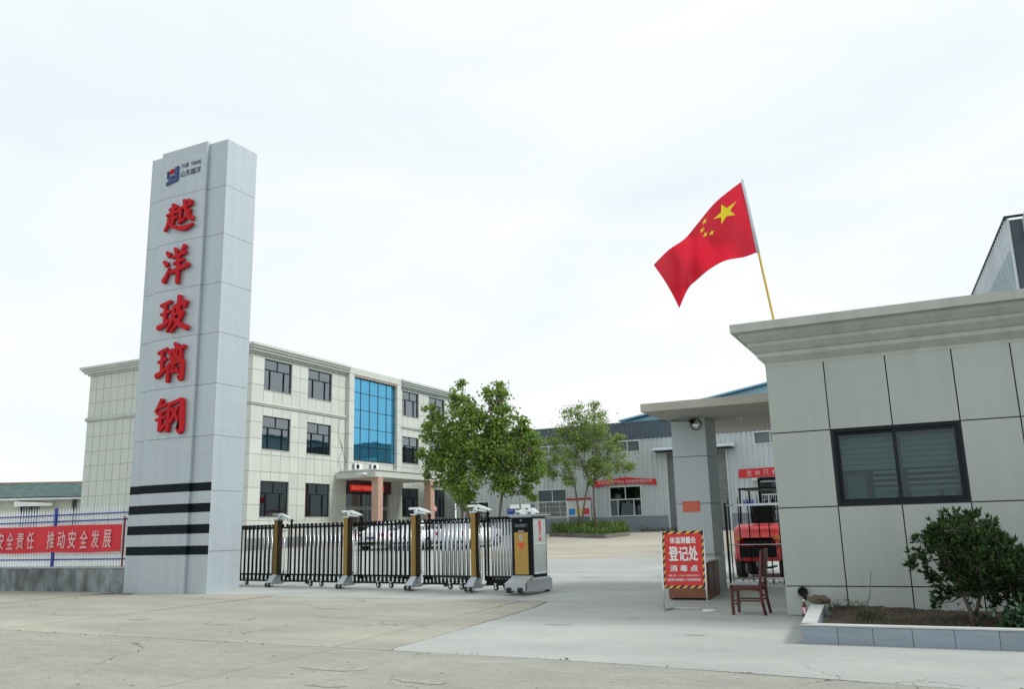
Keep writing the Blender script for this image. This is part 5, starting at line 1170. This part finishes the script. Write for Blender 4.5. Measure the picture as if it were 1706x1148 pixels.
def FP(u, v, off=0):
    a, b = poly(top, u), poly(bot, u); x = a[0] + (b[0] - a[0]) * v; z = a[1] + (b[1] - a[1]) * v
    x -= .10 * math.sin(math.pi * v) * (u ** 3) * -1.0 * .3
    y = 14.5 + u * .55 + .13 * min(1, u * 4) * math.sin(9.5 * u + 3.2 * v) + .05 * math.sin(21 * u - 5 * v) * min(1, u * 3) + .05 * u * math.sin(6 * v + 2)
    k = y / 14.5; return Vector((x * k, y - off, 1.4 + (z - 1.4) * k))
nu, nv = 60, 34; vs = [FP(i / nu, j / nv) for i in range(nu + 1) for j in range(nv + 1)]
MB().add(vs, [(i * (nv + 1) + j, (i + 1) * (nv + 1) + j, (i + 1) * (nv + 1) + j + 1, i * (nv + 1) + j + 1) for i in range(nu) for j in range(nv)], True).build('cloth', M_flag, fg)
MB().tube([(-2.456, 14.5, 7.335), (-2.38, 14.5, 6.63), (-2.306, 14.5, 5.95)], .030, 8).build('sleeve', mat('white_sleeve', (.55, .6, .64), .8), fg)
stars = [(5, 5, 3, 0), (9.8, 2.0, .9, 20), (11.3, 3.8, .95, 45), (11.2, 6.2, .95, 10), (9.6, 7.6, .9, 30)]
for k, (sx, sy, sr, rot) in enumerate(stars):
    mb = MB(); vs = []; fs = []
    rings = 6
    ctr = FP(sx / 30 + .005, sy / 20, .012); ol = []
    for i in range(10):
        r = sr if i % 2 == 0 else sr * .382; q = R(90 + rot + 36 * i); ol.append((r * math.cos(q), -r * math.sin(q)))
    # subdivided triangles fan so the star follows the cloth
    vs = [ctr]
    for g_i in range(1, rings + 1):
        for i in range(10):
            for s in range(4):
                a, b = ol[i], ol[(i + 1) % 10]; px = a[0] + (b[0] - a[0]) * s / 4; py = a[1] + (b[1] - a[1]) * s / 4
                vs.append(FP((sx + px * g_i / rings) / 30 + .005, (sy + py * g_i / rings) / 20, .012))
    m40 = 40
    fs = [(0, 1 + (j + 1) % m40, 1 + j) for j in range(m40)] + [(1 + (g_i - 1) * m40 + j, 1 + (g_i - 1) * m40 + (j + 1) % m40, 1 + g_i * m40 + (j + 1) % m40, 1 + g_i * m40 + j) for g_i in range(1, rings) for j in range(m40)]
    mb.add(vs, fs, True); mb.build('star', M_star, fg)

# ------------------------------------------------------------------ cars parked in the yard
def make_car(lab):
    c_ = local_thing('parked_car', lab, 'car', (0, 0, 0), 0, 'white cars parked behind the gate')
    stn = [(0, .74, .38, .86, .93, .62), (.10, .84, .26, .93, .99, .70), (.55, .88, .2, .95, 1.05, .70), (1.25, .90, .2, .96, 1.40, .56), (2.0, .90, .2, .96, 1.46, .57), (2.75, .90, .2, .95, 1.41, .57), (3.45, .90, .2, .93, 1.02, .68), (4.2, .87, .22, .84, .88, .70), (4.5, .76, .32, .66, .72, .6)]
    vs = []
    for y, w, zb, zs, zr, wr in stn: vs += [(-w * .9, y, zb), (-w, y, (zb + zs) / 2), (-w * .985, y, zs), (-wr, y, zr - .03), (-wr + .1, y, zr), (wr - .1, y, zr), (wr, y, zr - .03), (w * .985, y, zs), (w, y, (zb + zs) / 2), (w * .9, y, zb)]
    k = 10; fs = [((i + 1) * k + j, (i + 1) * k + (j + 1) % k, i * k + (j + 1) % k, i * k + j) for i in range(len(stn) - 1) for j in range(k)] + [tuple(range(k)), tuple(range((len(stn) - 1) * k, len(stn) * k))[::-1]]
    MB().add(vs, fs, True).build('body', M_carw, c_)
    def g_(i0, j0, j1, ins, nm):
        A, B_, C_, D = (Vector(vs[i0 * k + j0]), Vector(vs[(i0 + 1) * k + j0]), Vector(vs[(i0 + 1) * k + j1]), Vector(vs[i0 * k + j1])); cc_ = (A + B_ + C_ + D) / 4
        n_ = (B_ - A).cross(D - A).normalized(); out = cc_ - Vector((0, 2.2, .8))
        if n_.dot(out) < 0: n_ = -n_
        q = [p.lerp(cc_, ins) + n_ * .012 for p in (A, B_, C_, D)]; MB().add(q, [(0, 1, 2, 3)]).build(nm, M_carg, c_)
    g_(2, 3, 6, .08, 'rear_window'); g_(5, 3, 6, .08, 'windscreen')
    for j0, j1 in ((2, 3), (7, 6)):
        for i in (2, 3, 4, 5): g_(i, j0, j1, .12, 'side_window')
    for sx in (-1, 1):
        MB().box(min(sx * .82, sx * .55), max(sx * .82, sx * .55), -.005, .12, .72, .88).build('tail_light', M_tail, c_)
        for y in (.85, 3.65):
            w = MB().tube([(sx * .72, y, .31), (sx * .93, y, .31)], .31, 18).build('wheel', M_rubber, c_); MB().tube([(sx * .725, y, .31), (sx * .94, y, .31)], .19, 12).build('rim', M_silver, w)
        MB().box(min(sx * .92, sx * 1.06), max(sx * .92, sx * 1.06), 2.95, 3.12, .92, 1.04).build('mirror', M_carw, c_)
    MB().box(-.84, .84, -.03, .12, .30, .44).build('rear_bumper', M_black, c_)
    MB().box(-.24, .24, -.012, .0, .58, .70).build('number_plate', M_plate, c_)
    return c_
c0 = make_car('white parked car next to the entrance column, its right side hidden by another car')
cars = [(-26.7, 37.2, 'white parked car next to the entrance column, its right side hidden by another car'), (-24.3, 36.7, 'white parked car in the middle of the row of three behind the gate'), (-21.75, 36.9, 'white parked car of the row standing nearest the leafy trees')]
for i, (x, y, lab) in enumerate(cars):
    if i == 0: c0.location = (x, y, gz(y)); c0.rotation_euler = (R(1.4), 0, R(3)); c0['label'] = lab
    else:
        o = copy_tree(c0, (x, y, gz(y)), R(-2 + 3 * i), lab); o.rotation_euler = (R(1.4), 0, R(-2 + 2 * i))
